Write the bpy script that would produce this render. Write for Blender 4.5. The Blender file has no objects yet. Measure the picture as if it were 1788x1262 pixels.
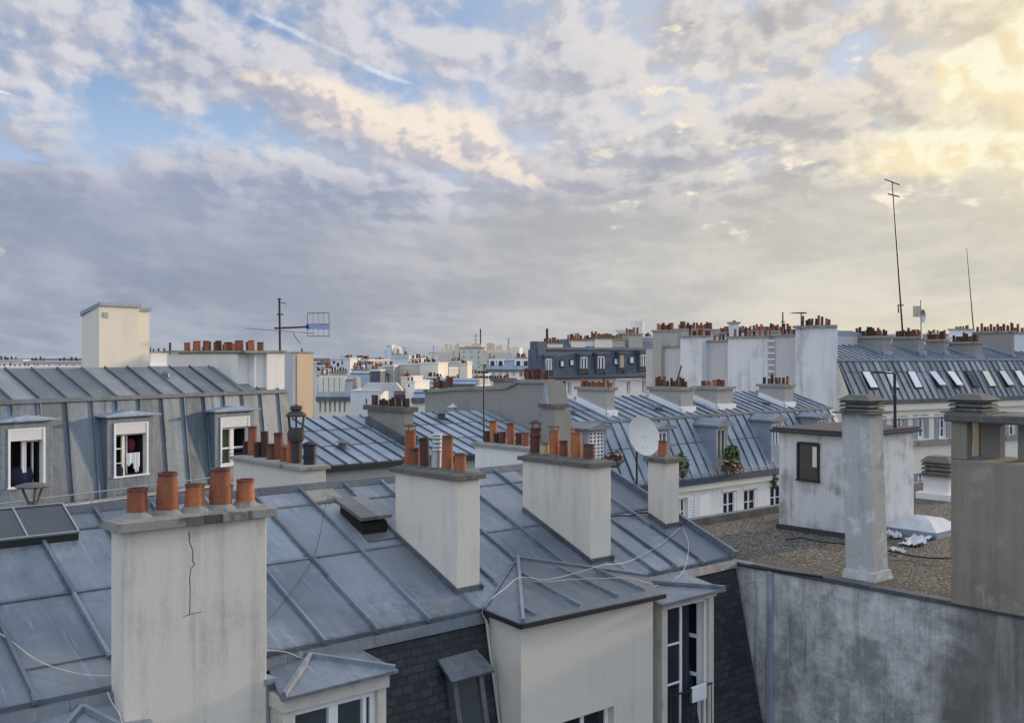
import bpy, bmesh, math, random
from mathutils import Vector, Matrix, Quaternion
random.seed(7)
SC = bpy.context.scene
COL = SC.collection

# ------------------------------------------------------------------ camera
# eye level is z = 0, the street lies some 19 m below
FPX, CX, HY, W, H = 1800.0, 894.0, 620.0, 1788.0, 1262.0
cam_d = bpy.data.cameras.new('camera')
cam = bpy.data.objects.new('camera', cam_d); COL.objects.link(cam)
cam.location = (0, 0, 0); cam.rotation_euler = (math.radians(90), 0, 0)
cam_d.sensor_width = 36.0; cam_d.lens = 36.0*FPX/W
cam_d.shift_y = (HY-H/2)/W
cam_d.clip_start = 0.1; cam_d.clip_end = 20000
SC.camera = cam
SC.view_settings.view_transform = 'Standard'; SC.view_settings.look = 'None'
SC.view_settings.exposure = 0.0; SC.view_settings.gamma = 1.0
SC.view_settings.use_curve_mapping = False
SC.cycles.max_bounces = 6; SC.cycles.use_denoising = True

SUN_AZ, SUN_EL = 53.0, 9.0
sun_d = bpy.data.lights.new('sun', 'SUN'); sun = bpy.data.objects.new('sun', sun_d); COL.objects.link(sun)
sun_d.energy = 3.2; sun_d.angle = math.radians(3.0); sun_d.color = (1.0, 0.74, 0.46)
_a, _e = math.radians(SUN_AZ), math.radians(SUN_EL)
_sd = Vector((math.sin(_a)*math.cos(_e), math.cos(_a)*math.cos(_e), math.sin(_e)))
sun.rotation_euler = (-_sd).to_track_quat('-Z', 'Y').to_euler()
sun.location = _sd*300

# ------------------------------------------------------------------ node helper
class NT:
    def __init__(s, tree): s.t = tree; s.nodes = tree.nodes; s.links = tree.links
    def put(s, sock, x):
        if hasattr(x, 'is_output'): s.links.new(x, sock)
        elif isinstance(x, (tuple, list)):
            d = sock.default_value
            sock.default_value = tuple(x)[:len(d)] if len(x) >= len(d) else tuple(x)+(1.0,)*(len(d)-len(x))
        else:
            try: sock.default_value = x
            except TypeError: sock.default_value = (x,)*len(sock.default_value)
    def m(s, op, *a, clamp=False):
        n = s.nodes.new('ShaderNodeMath'); n.operation = op; n.use_clamp = clamp
        for i, x in enumerate(a): s.put(n.inputs[i], x)
        return n.outputs[0]
    def add(s, *a):
        r = a[0]
        for x in a[1:]: r = s.m('ADD', r, x)
        return r
    def mul(s, *a):
        r = a[0]
        for x in a[1:]: r = s.m('MULTIPLY', r, x)
        return r
    def vm(s, op, *a):
        n = s.nodes.new('ShaderNodeVectorMath'); n.operation = op
        for i, x in enumerate(a): s.put(n.inputs[i], x)
        return n.outputs[0]
    def scl(s, v, k): return s.vm('MULTIPLY', v, k)
    def sep(s, v):
        n = s.nodes.new('ShaderNodeSeparateXYZ'); s.put(n.inputs[0], v); return n.outputs
    def comb(s, x, y, z):
        n = s.nodes.new('ShaderNodeCombineXYZ')
        for i, k in enumerate((x, y, z)): s.put(n.inputs[i], k)
        return n.outputs[0]
    def mix(s, f, a, b, blend='MIX'):
        n = s.nodes.new('ShaderNodeMix'); n.data_type = 'RGBA'; n.blend_type = blend
        s.put(n.inputs[0], f); s.put(n.inputs[6], a); s.put(n.inputs[7], b); return n.outputs[2]
    def noise(s, v, scale, detail=4, rough=.5, dist=0.0, lac=2.0):
        n = s.nodes.new('ShaderNodeTexNoise'); s.put(n.inputs['Vector'], v)
        s.put(n.inputs['Scale'], scale); s.put(n.inputs['Detail'], detail); s.put(n.inputs['Roughness'], rough)
        s.put(n.inputs['Distortion'], dist); s.put(n.inputs['Lacunarity'], lac); return n.outputs[0]
    def vor(s, v, scale, feature='F1', out=0):
        n = s.nodes.new('ShaderNodeTexVoronoi'); n.feature = feature; s.put(n.inputs['Vector'], v)
        s.put(n.inputs['Scale'], scale); return n.outputs[out]
    def ss(s, x, lo, hi, a=0.0, b=1.0, kind='SMOOTHSTEP'):
        n = s.nodes.new('ShaderNodeMapRange'); n.interpolation_type = kind
        for i, k in enumerate((x, lo, hi, a, b)): s.put(n.inputs[i], k)
        return n.outputs[0]
    def coord(s, k='Object'):
        return s.nodes.new('ShaderNodeTexCoord').outputs[k]
    def attr(s, name):
        n = s.nodes.new('ShaderNodeAttribute'); n.attribute_name = name; return n.outputs['Fac']
    def bump(s, h, strength=.3, dist=.01):
        n = s.nodes.new('ShaderNodeBump'); s.put(n.inputs['Strength'], strength); s.put(n.inputs['Distance'], dist)
        s.put(n.inputs['Height'], h); return n.outputs[0]

def lin(r, g, b):
    f = lambda c: (c/255/12.92) if c/255 <= .04045 else ((c/255+.055)/1.055)**2.4
    return (f(r), f(g), f(b), 1.0)

# ------------------------------------------------------------------ sky
world = bpy.data.worlds.new('World'); SC.world = world; world.use_nodes = True
def make_sky():
    T = NT(world.node_tree); T.nodes.clear()
    out = T.nodes.new('ShaderNodeOutputWorld'); bg = T.nodes.new('ShaderNodeBackground')
    T.links.new(bg.outputs[0], out.inputs[0])
    STR = 0.12; bg.inputs[1].default_value = STR; k = 1/STR
    K = lambda r, g, b: tuple(c*k for c in lin(r, g, b)[:3])
    sky = T.nodes.new('ShaderNodeTexSky'); sky.sky_type = 'NISHITA'; sky.sun_disc = False
    sky.sun_elevation = math.radians(SUN_EL); sky.sun_rotation = math.radians(SUN_AZ)
    sky.air_density = 1.0; sky.dust_density = 0.6; sky.ozone_density = 1.5
    d = T.vm('NORMALIZE', T.coord('Generated'))
    x, y, z = T.sep(d)
    az = T.mul(T.m('ARCTAN2', x, y), 57.2958)
    el = T.mul(T.m('ARCSINE', z), 57.2958)
    sub = lambda a, b: T.m('SUBTRACT', a, b)
    # cloud coordinates: flatter toward the horizon, rows fanning out from straight ahead
    elp = T.m('MAXIMUM', el, -2.0)
    fan = T.m('SQRT', T.add(T.mul(az, az), 30.0))
    v = sub(T.mul(T.m('LOGARITHM', T.add(elp, 10.0), 2.718282), 36.0), T.mul(fan, .20))
    def cl(off, sc, det, rough=.55, dx=0.0, dv=0.0, dist=.2):
        return T.noise(T.comb(T.add(az, off[0]+dx), T.add(v, off[1]+dv), off[2]), sc, det, rough, dist)
    def blob(a0, e0, wa, we, tilt=0.0):
        c, s = math.cos(math.radians(tilt)), math.sin(math.radians(tilt))
        da, de = sub(az, a0), sub(el, e0)
        u = T.mul(T.add(T.mul(da, c), T.mul(de, s)), 1/wa)
        w = T.mul(T.add(T.mul(da, -s), T.mul(de, c)), 1/we)
        return T.m('EXPONENT', T.mul(T.add(T.mul(u, u), T.mul(w, w)), -1.0))
    SX, SV = .55, .75                                    # toward the light
    o1, o2, o3 = (13.0, 4.0, 1.0), (51.0, 17.0, 4.0), (5.0, 71.0, 8.0)
    h0, h1 = cl(o1, .21, 8, .53, dist=.05), cl(o1, .21, 8, .53, SX, SV, dist=.05)
    big = cl(o2, .06, 3, .5)
    soft = cl(o3, .09, 5, .5)
    right = T.ss(az, -8, 32)
    warm_side = T.mul(right, T.ss(az, 105, 55))
    gapz = T.add(T.mul(blob(-24, 17.5, 8, 3.6), .55), T.mul(blob(-20, 11.7, 10, 1.5, -4), .95), T.mul(blob(-11, 17.0, 13, 3.0, -16), .42),
                 T.mul(blob(1, 19.0, 7, 1.4), .9), T.mul(blob(11, 14.6, 8, 1.3, 15), .75), T.mul(blob(14, 18.9, 8, 1.0), .5), T.mul(blob(8, 12.5, 8, .9, 12), .4), T.mul(blob(-24, 9.7, 4, .6), .5))
    hf = cl((23.0, 9.0, 6.0), .55, 6, .55, dist=.1)
    dens = T.add(T.mul(h0, .62), T.mul(hf, .24), T.mul(big, .14), T.mul(T.ss(el, 11, 6), .16), .02)
    dens = sub(dens, T.mul(gapz, .115))
    body_m = T.ss(dens, .35, .50)
    relief = T.ss(sub(h0, h1), -.08, .08)
    thick = T.ss(dens, .46, .66)
    # clear air between the heaps
    blue = T.mix(.45, T.vm('MULTIPLY', sky.outputs[0], (.9, .95, 1.15)), K(158, 190, 238))
    blue = T.mix(T.mul(T.ss(el, 17, 9), .6), blue, K(186, 210, 240))
    blue = T.mix(T.ss(az, -14, 16, 0, .85), blue, K(206, 214, 228))
    # cloud colours
    litc = T.mix(warm_side, K(216, 215, 222), K(244, 231, 211))
    shc = T.mix(warm_side, K(154, 164, 187), K(188, 181, 174))
    lite = T.add(T.mul(relief, .45), T.mul(sub(hf, .40), .55), T.mul(sub(1.0, thick), .30), T.mul(sub(soft, .42), .6))
    hi = T.mix(T.ss(lite, .08, .88), shc, litc)
    # low, smooth stratus
    lowd = T.mix(T.ss(az, -24, 28), K(146, 155, 174), K(204, 200, 190))
    lowl = T.mix(T.ss(az, -24, 26), K(174, 180, 194), K(228, 221, 206))
    low = T.mix(T.ss(T.add(T.mul(soft, .78), T.mul(h0, .22), T.mul(sub(relief, .5), .03)), .36, .66), lowd, lowl)
    lavender = T.mul(T.add(T.mul(blob(-18, 9.2, 9, 1.7, -5), .8), T.mul(blob(-22, 6.8, 9, 2.5), .4)), .9)
    low = T.mix(lavender, low, K(146, 157, 185))
    lowm = T.mul(T.ss(T.add(el, T.mul(sub(big, .5), 8.0), T.mul(sub(soft, .5), 5.0)), 11.5, 6.5), .9)
    body = T.mix(lowm, hi, low)
    body = T.mix(T.mul(T.ss(el, 3.5, .0), T.ss(az, 2, 30, 0, .8)), body, K(234, 222, 192))
    col = T.mix(T.mul(body_m, 1.0), blue, body)
    # sunlit heap in the middle
    cum0 = T.noise(T.comb(T.add(az, 40.0), T.add(T.mul(el, 1.3), 13.0), 2.0), .38, 7, .53, .12)
    cum1 = T.noise(T.comb(T.add(az, 40.45), T.add(T.mul(el, 1.3), 13.6), 2.0), .38, 7, .53, .12)
    crel = T.ss(sub(cum0, cum1), -.12, .11)
    ax = T.add(blob(-5.4, 12.0, 8.2, 1.9, -16), T.mul(blob(-3.6, 13.1, 2.6, 1.5, -10), .5), T.mul(blob(-11.6, 14.0, 3.0, 1.1, -12), .6), T.mul(blob(-.6, 10.4, 3.4, 1.1, -22), .6))
    hm = T.ss(T.add(ax, T.mul(sub(cum0, .5), 1.6)), .34, .95)
    lit = T.add(T.mul(crel, .55), T.ss(T.add(el, T.mul(az, .30)), 8.8, 12.2, 0, .55))
    col = T.mix(T.mul(hm, .9), col, T.mix(T.ss(lit, .2, .85), K(190, 187, 198), K(251, 235, 217)))
    # glow on the right
    gl = T.add(blob(28.5, 12.3, 5.4, 4.0), T.mul(blob(20.8, 9.9, 4.4, 1.6, 4), 1.0), T.mul(blob(28, 18.4, 6, 1.3, 8), .8), T.mul(blob(23.4, 14.6, 3.2, .9, 20), .75))
    gm = T.ss(T.add(gl, T.mul(sub(cum0, .5), 2.1)), .36, .92)
    col = T.mix(T.m('MINIMUM', T.mul(blob(31, 14.0, 6.5, 6.0), 1.0), .6), col, K(250, 235, 190))
    col = T.mix(T.mul(gm, .95), col, T.mix(T.ss(T.add(T.mul(crel, .6), T.mul(cum0, .5)), .22, .82), K(250, 233, 192), K(255, 250, 222)))
    # little bright puffs
    n6 = T.noise(T.comb(T.add(az, 3.5), T.add(T.mul(el, 2.0), 9.1), 1.0), .42, 7, .55)
    pm = T.mul(T.ss(n6, .575, .72), T.ss(az, -2, 9), T.ss(el, 4.5, 8), T.ss(az, 40, 30))
    col = T.mix(T.mul(pm, .9), col, T.mix(T.ss(n6, .58, .70), K(232, 220, 206), K(254, 242, 220)))
    # a broken old contrail
    dash = lambda a0, e0, L, w, tl: T.ss(T.mul(blob(a0, e0, L, w, tl), T.add(-.25, T.mul(hf, 2.3))), .30, 1.1)
    tr = T.add(T.mul(dash(-7.2, 15.15, 1.9, .24, -17), .85), T.mul(dash(-12.3, 17.2, 2.4, .22, -20), .5), T.mul(dash(-9.8, 16.2, 3.0, .2, -19), .3), T.mul(dash(-26.4, 12.9, .9, .09, -12), .9), T.mul(dash(-18.6, 19.2, 1.6, .2, -20), .4))
    col = T.mix(T.m('MINIMUM', tr, .9), col, K(238, 244, 252))
    # overhead and behind the eye, out of view, sky brightened as added fill light
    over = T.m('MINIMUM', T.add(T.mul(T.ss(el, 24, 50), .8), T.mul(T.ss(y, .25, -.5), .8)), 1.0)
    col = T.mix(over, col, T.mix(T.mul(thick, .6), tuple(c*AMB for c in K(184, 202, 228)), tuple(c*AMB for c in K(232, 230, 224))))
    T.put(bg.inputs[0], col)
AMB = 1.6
make_sky()
# ------------------------------------------------------------------ materials
def newmat(name):
    m = bpy.data.materials.new(name); m.use_nodes = True
    T = NT(m.node_tree); b = T.nodes['Principled BSDF']
    return m, T, b
def setp(T, b, **k):
    for n, v in k.items(): T.put(b.inputs[n.replace('_', ' ')], v)

def m_zinc(name, dark, light, streak=.5, metal=.25, rough=.48, stain=(.17, .16, .14), rnd=.5, stain_amt=.5):
    m, T, b = newmat(name); P = T.coord()
    r = T.attr('rnd')
    big = T.noise(P, .9, 5, .6, .4)
    st = T.noise(T.scl(P, (7, .5, .5)), 1.0, 5, .6)
    fine = T.noise(P, 14, 4, .6)
    f = T.add(T.mul(big, .55), T.mul(st, streak*.5), T.mul(T.m('SUBTRACT', r, .5), rnd), T.mul(T.m('SUBTRACT', fine, .5), .35))
    col = T.mix(T.ss(f, .22, .72), dark, light)
    pat = T.mul(T.ss(T.noise(T.vm('ADD', P, (5, 3, 9)), 1.7, 6, .65, .6), .56, .74), stain_amt)
    col = T.mix(pat, col, stain)
    grime = T.mul(T.ss(T.add(T.mul(T.attr('edge'), .55), T.mul(T.noise(T.scl(P, (9, 3, 3)), 1.0, 5, .65), .75)), .50, 1.0), .75)
    col = T.mix(grime, col, tuple(c*.42 for c in dark[:3]))
    drip = T.mul(T.ss(T.noise(T.scl(P, (16, 1.1, 1.1)), 1.0, 5, .7, .2), .56, .72), .42)
    col = T.mix(drip, col, tuple(min(.6, c*1.35+.02) for c in light[:3]))
    drip2 = T.mul(T.ss(T.noise(T.vm('ADD', T.scl(P, (12, .8, .8)), (4, 9, 2)), 1.0, 5, .7, .2), .58, .74), .5)
    col = T.mix(drip2, col, tuple(c*.6 for c in dark[:3]))
    col = T.mix(T.mul(T.ss(T.noise(T.vm('ADD', P, (1, 6, 3)), .38, 3), .5, .66), .45), col, tuple(.5*c+.5*sum(light[:3])/3*.62 for c in light[:3]))
    spots = T.ss(T.noise(P, 38, 2, .5), .66, .76)
    col = T.mix(T.mul(spots, .22), col, (.5, .52, .54))
    setp(T, b, Base_Color=col, Metallic=metal, Roughness=T.ss(T.add(fine, T.mul(pat, .3)), .3, .75, rough-.08, rough+.16))
    T.put(b.inputs['Normal'], T.bump(T.add(T.mul(big, 1.0), T.mul(T.noise(P, 3.1, 3, .5), .5), T.mul(fine, .12), T.mul(st, .35)), .5, .035))
    return m

def m_plaster(name, base, dirt, amt=.5, streak=.5, scale=1.0, rough=.9, white=None, bump=.25, lo=.50, hi=.72):
    m, T, b = newmat(name); P = T.coord()
    big = T.noise(P, 1.1*scale, 6, .62, .5)
    st = T.noise(T.scl(P, (5*scale, 5*scale, .45*scale)), 1.0, 5, .62, .2)
    fine = T.noise(P, 30*scale, 3, .6)
    d = T.add(T.mul(big, 1-streak), T.mul(st, streak), T.mul(T.m('SUBTRACT', fine, .5), .12))
    col = T.mix(T.mul(T.ss(d, lo, hi), amt), base, dirt)
    col = T.mix(T.mul(T.ss(T.noise(P, .5*scale, 3), .35, .7), .25), col, tuple(c*.82 for c in base[:3]))
    run = T.mul(T.ss(T.noise(T.scl(P, (8*scale, 8*scale, .22*scale)), 1.0, 6, .7, .1), .55, .76), T.ss(T.noise(P, .9*scale, 3), .40, .62))
    col = T.mix(T.mul(run, amt*.5), col, tuple(c*.5 for c in dirt[:3]))
    if white: col = T.mix(T.mul(T.ss(T.noise(T.vm('ADD', P, (8, 2, 1)), 2.2*scale, 7, .68, .3), .53, .66), .8), col, white)
    setp(T, b, Base_Color=col, Roughness=rough)
    T.put(b.inputs['Normal'], T.bump(T.add(fine, T.mul(d, .6)), bump, .012))
    return m

def m_plain(name, col, rough=.6, metal=0.0, var=.15, scale=6, bump=0):
    m, T, b = newmat(name); P = T.coord()
    n = T.noise(P, scale, 4, .6)
    c = T.mix(n, tuple(k*(1-var) for k in col[:3]), tuple(min(1, k*(1+var)) for k in col[:3]))
    setp(T, b, Base_Color=c, Roughness=rough, Metallic=metal)
    if bump: T.put(b.inputs['Normal'], T.bump(n, bump, .01))
    return m

def m_terracotta(name, c1, c2, soot=.5):
    m, T, b = newmat(name); P = T.coord()
    info = T.nodes.new('ShaderNodeObjectInfo').outputs['Random']
    _, _, z = T.sep(P)
    n = T.noise(T.scl(P, (1.5, 1.5, 2.5)), 1.6, 5, .62)
    col = T.mix(T.ss(T.add(T.mul(n, .6), T.mul(info, .5)), .25, .8), c1, c2)
    s = T.mul(T.ss(T.add(z, T.mul(T.m('SUBTRACT', n, .5), .9)), .72, 1.05), soot)
    s2 = T.mul(T.ss(T.add(T.mul(z, -1.0), T.mul(n, .6)), .12, .34), soot*.7)
    col = T.mix(T.m('MAXIMUM', s, s2), col, (.035, .03, .028))
    rings = T.m('SINE', T.mul(z, 26.0))
    col = T.mix(T.ss(rings, .93, 1.0, 0, .25), col, (.10, .04, .025))
    col = T.mix(T.mul(T.ss(T.noise(T.vm('ADD', P, (3, 1, 7)), 2.6, 6, .7, .4), .56, .70), .55), col, (.10, .07, .055))
    col = T.mix(T.mul(T.ss(T.noise(P, 5.5, 5, .7), .60, .70), .45), col, (.55, .40, .30))
    col = T.mix(T.mul(T.ss(z, .90, .97), .5), col, (.10, .05, .035))
    setp(T, b, Base_Color=col, Roughness=.85)
    T.put(b.inputs['Normal'], T.bump(T.noise(P, 9, 4), .35, .02))
    return m

def m_slate(name, c1, c2, mortar, w=.30, h=.16, swap=False):
    m, T, b = newmat(name); P = T.coord(); x, y, z = T.sep(P)
    v = T.comb(T.add(x, T.mul(T.m('SUBTRACT', T.noise(P, 2.0, 2), .5), .05)), T.add(z, T.mul(T.m('SUBTRACT', T.noise(P, 3.0, 2), .5), .03)), 0)
    n = T.nodes.new('ShaderNodeTexBrick'); T.put(n.inputs['Vector'], v)
    T.put(n.inputs['Color1'], c1); T.put(n.inputs['Color2'], c2); T.put(n.inputs['Mortar'], mortar)
    T.put(n.inputs['Scale'], 1.0); T.put(n.inputs['Mortar Size'], .008); T.put(n.inputs['Bias'], -.2)
    T.put(n.inputs['Brick Width'], w); T.put(n.inputs['Row Height'], h)
    col = T.mix(T.mul(T.ss(T.noise(P, 1.6, 6, .65), .5, .75), .35), n.outputs[0], (.055, .058, .055))
    col = T.mix(T.mul(T.ss(T.noise(P, 11, 4), .6, .75), .22), col, (.12, .13, .135))
    setp(T, b, Base_Color=col, Roughness=.62)
    T.put(b.inputs['Normal'], T.bump(T.m('SUBTRACT', T.noise(P, 7, 3), T.mul(n.outputs[1], 1.2)), .5, .015))
    return m

def m_gravel(name):
    m, T, b = newmat(name); P = T.coord()
    c = T.vor(P, 26, out=1); d = T.vor(P, 26)
    s = T.sep(c)[0]
    col = T.mix(s, (.055, .046, .036), (.33, .29, .235))
    col = T.mix(T.mul(T.ss(d, .35, .62), .8), col, (.022, .019, .015))
    col = T.mix(T.mul(T.ss(T.noise(P, .55, 5, .6), .45, .68), .55), col, (.05, .045, .035))
    col = T.mix(T.mul(T.ss(T.noise(P, 5, 4, .7), .66, .74), .7), col, (.55, .53, .5))
    setp(T, b, Base_Color=col, Roughness=.95)
    T.put(b.inputs['Normal'], T.bump(T.mul(d, -1.0), .8, .03))
    return m

def m_stained_wall(name):
    # cast concrete: faint board panels, pale lime bloom, dark runs
    m, T, b = newmat(name); P = T.coord(); x, y, z = T.sep(P)
    n = T.nodes.new('ShaderNodeTexBrick')
    T.put(n.inputs['Vector'], T.comb(T.add(y, T.mul(T.noise(P, 1.2, 3), .06)), T.add(z, T.mul(T.noise(P, .9, 2), .18)), 0)); T.put(n.inputs['Scale'], 1.0); n.offset = .0
    T.put(n.inputs['Brick Width'], .36); T.put(n.inputs['Row Height'], .62); T.put(n.inputs['Mortar Size'], .03); T.put(n.inputs['Mortar Smooth'], .8)
    T.put(n.inputs['Color1'], (.0, .0, .0)); T.put(n.inputs['Color2'], (1, 1, 1)); T.put(n.inputs['Mortar'], (.7, .7, .7))
    cell = T.sep(n.outputs[0])[0]
    big = T.noise(P, .75, 7, .66, .6); blot = T.noise(P, 3.2, 6, .7, .3)
    st = T.noise(T.scl(P, (4, 4, .35)), 1.0, 5, .62)
    rough_ = T.noise(T.vm('ADD', P, (2, 7, 4)), 9, 6, .75)
    f = T.add(T.mul(T.m('SUBTRACT', big, .5), .34), .47, T.mul(T.m('SUBTRACT', blot, .5), .34), T.mul(st, .06), T.mul(T.m('SUBTRACT', cell, .5), .07), T.mul(T.m('SUBTRACT', rough_, .5), .30), T.mul(T.m('SUBTRACT', T.noise(T.scl(P, (3, 3, .5)), 1.0, 6, .65, .2), .5), .35))
    col = T.mix(T.ss(f, .38, .68), (.22, .222, .218), (.62, .63, .625))
    vs = T.noise(T.scl(P, (7, 7, .28)), 1.0, 6, .7, .15)
    col = T.mix(T.mul(T.ss(vs, .54, .72), .6), col, (.10, .10, .095))
    col = T.mix(T.mul(T.ss(blot, .60, .72), .35), col, (.66, .67, .665))
    ck = T.vor(T.comb(T.add(y, T.mul(T.noise(P, 2.2, 4), .5)), T.add(T.mul(z, .8), T.mul(T.noise(P, 2.7, 4), .4)), 0), .8, 'DISTANCE_TO_EDGE')
    col = T.mix(T.mul(T.ss(ck, .008, .001), .25), col, (.07, .07, .068))
    dk = T.mul(T.ss(T.add(y, T.mul(T.m('SUBTRACT', big, .5), 2.4)), .40, -.35), .75)   # the soaked end below the stack
    col = T.mix(dk, col, T.mix(T.ss(st, .45, .7), (.10, .10, .09), (.30, .295, .27)))
    setp(T, b, Base_Color=col, Roughness=.9)
    T.put(b.inputs['Normal'], T.bump(T.add(f, T.mul(T.noise(P, 24, 3), .3)), .35, .02))
    return m

def m_glass(name, col=(.012, .016, .022), rough=.06):
    m, T, b = newmat(name); P = T.coord()
    setp(T, b, Base_Color=T.mix(T.noise(P, 2.0, 2), tuple(c*.6 for c in col), tuple(c*1.5 for c in col)), Roughness=rough, IOR=1.5)
    b.inputs['Specular IOR Level'].default_value = .5
    return m

def m_foliage(name, c1, c2):
    m, T, b = newmat(name); r = T.attr('rnd')
    setp(T, b, Base_Color=T.mix(r, c1, c2), Roughness=.6)
    return m

MT = dict(
 zinc=m_zinc('weathered_zinc', (.12, .142, .17), (.285, .322, .368), stain_amt=.32, rnd=.32),
 zinc_dull=m_zinc('dull_zinc', (.12, .14, .165), (.27, .29, .315), stain_amt=.5),
 zinc_mansard=m_zinc('streaked_zinc', (.095, .125, .158), (.23, .283, .34), streak=.9, stain=(.29, .34, .38), stain_amt=.4),
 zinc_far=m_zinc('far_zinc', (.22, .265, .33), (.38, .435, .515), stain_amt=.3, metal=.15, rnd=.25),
 zinc_grey=m_zinc('grey_ribbed_zinc', (.20, .215, .235), (.42, .435, .45), stain=(.22, .19, .16), stain_amt=.5, metal=.15),
 batten=m_zinc('batten_zinc', (.10, .12, .15), (.23, .265, .31), stain_amt=.2),
 lead=m_zinc('lead_flashing', (.07, .08, .095), (.20, .215, .235), stain_amt=.6),
 plaster=m_plaster('grey_beige_plaster', (.69, .645, .565), (.27, .26, .245), .7, .55, lo=.47, hi=.72, bump=.12),
 plaster_clean=m_plaster('smooth_beige_plaster', (.65, .605, .525), (.38, .355, .315), .4, .4, bump=.12),
 plaster_grey=m_plaster('grey_plaster', (.40, .385, .355), (.20, .20, .19), .55, .4),
 plaster_drab=m_plaster('drab_plaster', (.30, .29, .265), (.16, .16, .15), .6, .4),
 plaster_warm=m_plaster('cream_plaster', (.76, .71, .60), (.58, .53, .43), .35, .5, bump=.1),
 plaster_ochre=m_plaster('ochre_plaster', (.66, .50, .34), (.40, .29, .20), .5, .5),
 white=m_plaster('white_painted_wall', (.77, .755, .72), (.46, .46, .455), .5, .6, bump=.1),
 white_dirty=m_plaster('flaking_white_wall', (.64, .65, .66), (.21, .20, .19), .85, .35, 1.6, lo=.47, hi=.66),
 white_party=m_plaster('party_wall_render', (.72, .735, .745), (.38, .39, .40), .85, .4, .3, lo=.46, hi=.66),
 grey_party=m_plaster('party_wall_grey', (.52, .515, .52), (.33, .33, .34), .6, .3, .35),
 cement=m_plaster('grey_cement_render', (.275, .248, .20), (.12, .11, .09), .7, .5, 1.1, bump=.35, lo=.43, hi=.70, white=(.34, .31, .26)),
 concrete=m_plaster('rough_concrete', (.46, .465, .46), (.16, .16, .15), .8, .45, 1.8, white=(.66, .68, .69), bump=.4),
 stone=m_plaster('old_stone_coping', (.30, .29, .265), (.045, .043, .04), .95, .15, 3.5, bump=.9),
 stone_dark=m_plaster('dark_stone_coping', (.13, .125, .115), (.035, .034, .033), .9, .2, 3.5, white=(.20, .195, .18), bump=.8),
 stained=m_stained_wall('stained_concrete'),
 gravel=m_gravel('roof_gravel'),
 slate=m_slate('dark_slates', (.014, .019, .026), (.038, .046, .055), (.008, .010, .012), .15, .085),
 slate_blue=m_zinc('blue_slates', (.05, .07, .103), (.115, .147, .195), stain=(.05, .06, .08), stain_amt=.2, metal=0, rough=.6),
 pot=m_terracotta('terracotta', (.25, .082, .040), (.45, .162, .072), .55),
 pot_old=m_terracotta('sooty_terracotta', (.085, .032, .024), (.24, .085, .048), .85),
 pot_black=m_terracotta('blackened_clay', (.03, .02, .017), (.085, .035, .026), .8),
 pot_cream=m_terracotta('buff_clay', (.42, .34, .18), (.5, .42, .26), .6),
 soot_stone=m_plaster('sooty_stone', (.075, .075, .078), (.025, .025, .025), .9, .2, 4.0, bump=.8), soot=m_plain('soot', (.012, .011, .01), .95),
 white_paint=m_plain('white_paint', (.80, .81, .82), .45, var=.1),
 shutter=m_plain('shutter_slats', (.74, .75, .78), .5, var=.05),
 old_paint=m_plaster('peeling_paint', (.60, .57, .50), (.25, .22, .17), .75, .5, 3.5),
 dark_metal=m_plain('dark_metal', (.03, .032, .036), .5, .4),
 steel=m_plain('galvanised_steel', (.42, .44, .46), .4, .7),
 black=m_plain('black_paint', (.012, .012, .014), .5),
 glass=m_glass('dark_glass'), glass_sky=m_glass('roof_glass', (.03, .035, .042), .2),
 glass_grey=m_glass('dusty_glass', (.045, .055, .06), .25),
 inside=m_plain('dark_room', (.012, .012, .016), .9),
 dish=m_plain('dish_enamel', (.60, .585, .55), .5, var=.1, scale=9),
 cable=m_plain('white_cable', (.50, .50, .48), .7, var=.3),
 blue_plastic=m_plain('blue_plastic', (.02, .13, .42), .5),
 rail=m_plain('weathered_rail', (.30, .34, .37), .5, .5),
 lilac=m_plain('lilac_curtain', (.05, .043, .075), .9, var=.5, scale=8),
 red=m_plain('red_cloth', (.16, .02, .035), .9), linen=m_plain('white_linen', (.8, .8, .83), .9),
 navy=m_plain('navy_cloth', (.012, .016, .045), .9), green=m_plain('green_blind', (.07, .11, .035), .8),
 sheet=m_plain('plastic_sheet', (.56, .57, .58), .4, var=.3, scale=5, bump=.9),
 roofing=m_plain('roofing_felt', (.05, .052, .055), .9, var=.4, scale=14, bump=.4),
 leaf=m_foliage('leaves', (.02, .045, .01), (.09, .16, .035)), leaf_dry=m_foliage('dry_leaves', (.05, .04, .025), (.16, .11, .07)),
 petal=m_foliage('petals', (.45, .25, .25), (.6, .45, .42)), bark=m_plain('bark', (.06, .045, .03), .9),
 beige=m_plaster('beige_concrete', (.64, .585, .49), (.42, .385, .32), .5, .5, .3),
 sage=m_plaster('sage_concrete', (.38, .395, .35), (.26, .27, .24), .5, .5, .3),
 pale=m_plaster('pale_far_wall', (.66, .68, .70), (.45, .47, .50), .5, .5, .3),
 sage_pale=m_plaster('pale_sage_concrete', (.60, .61, .545), (.42, .43, .385), .5, .5, .3), brickred=m_plain('red_tiles', (.30, .12, .075), .85, var=.4, scale=3),
)

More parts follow.
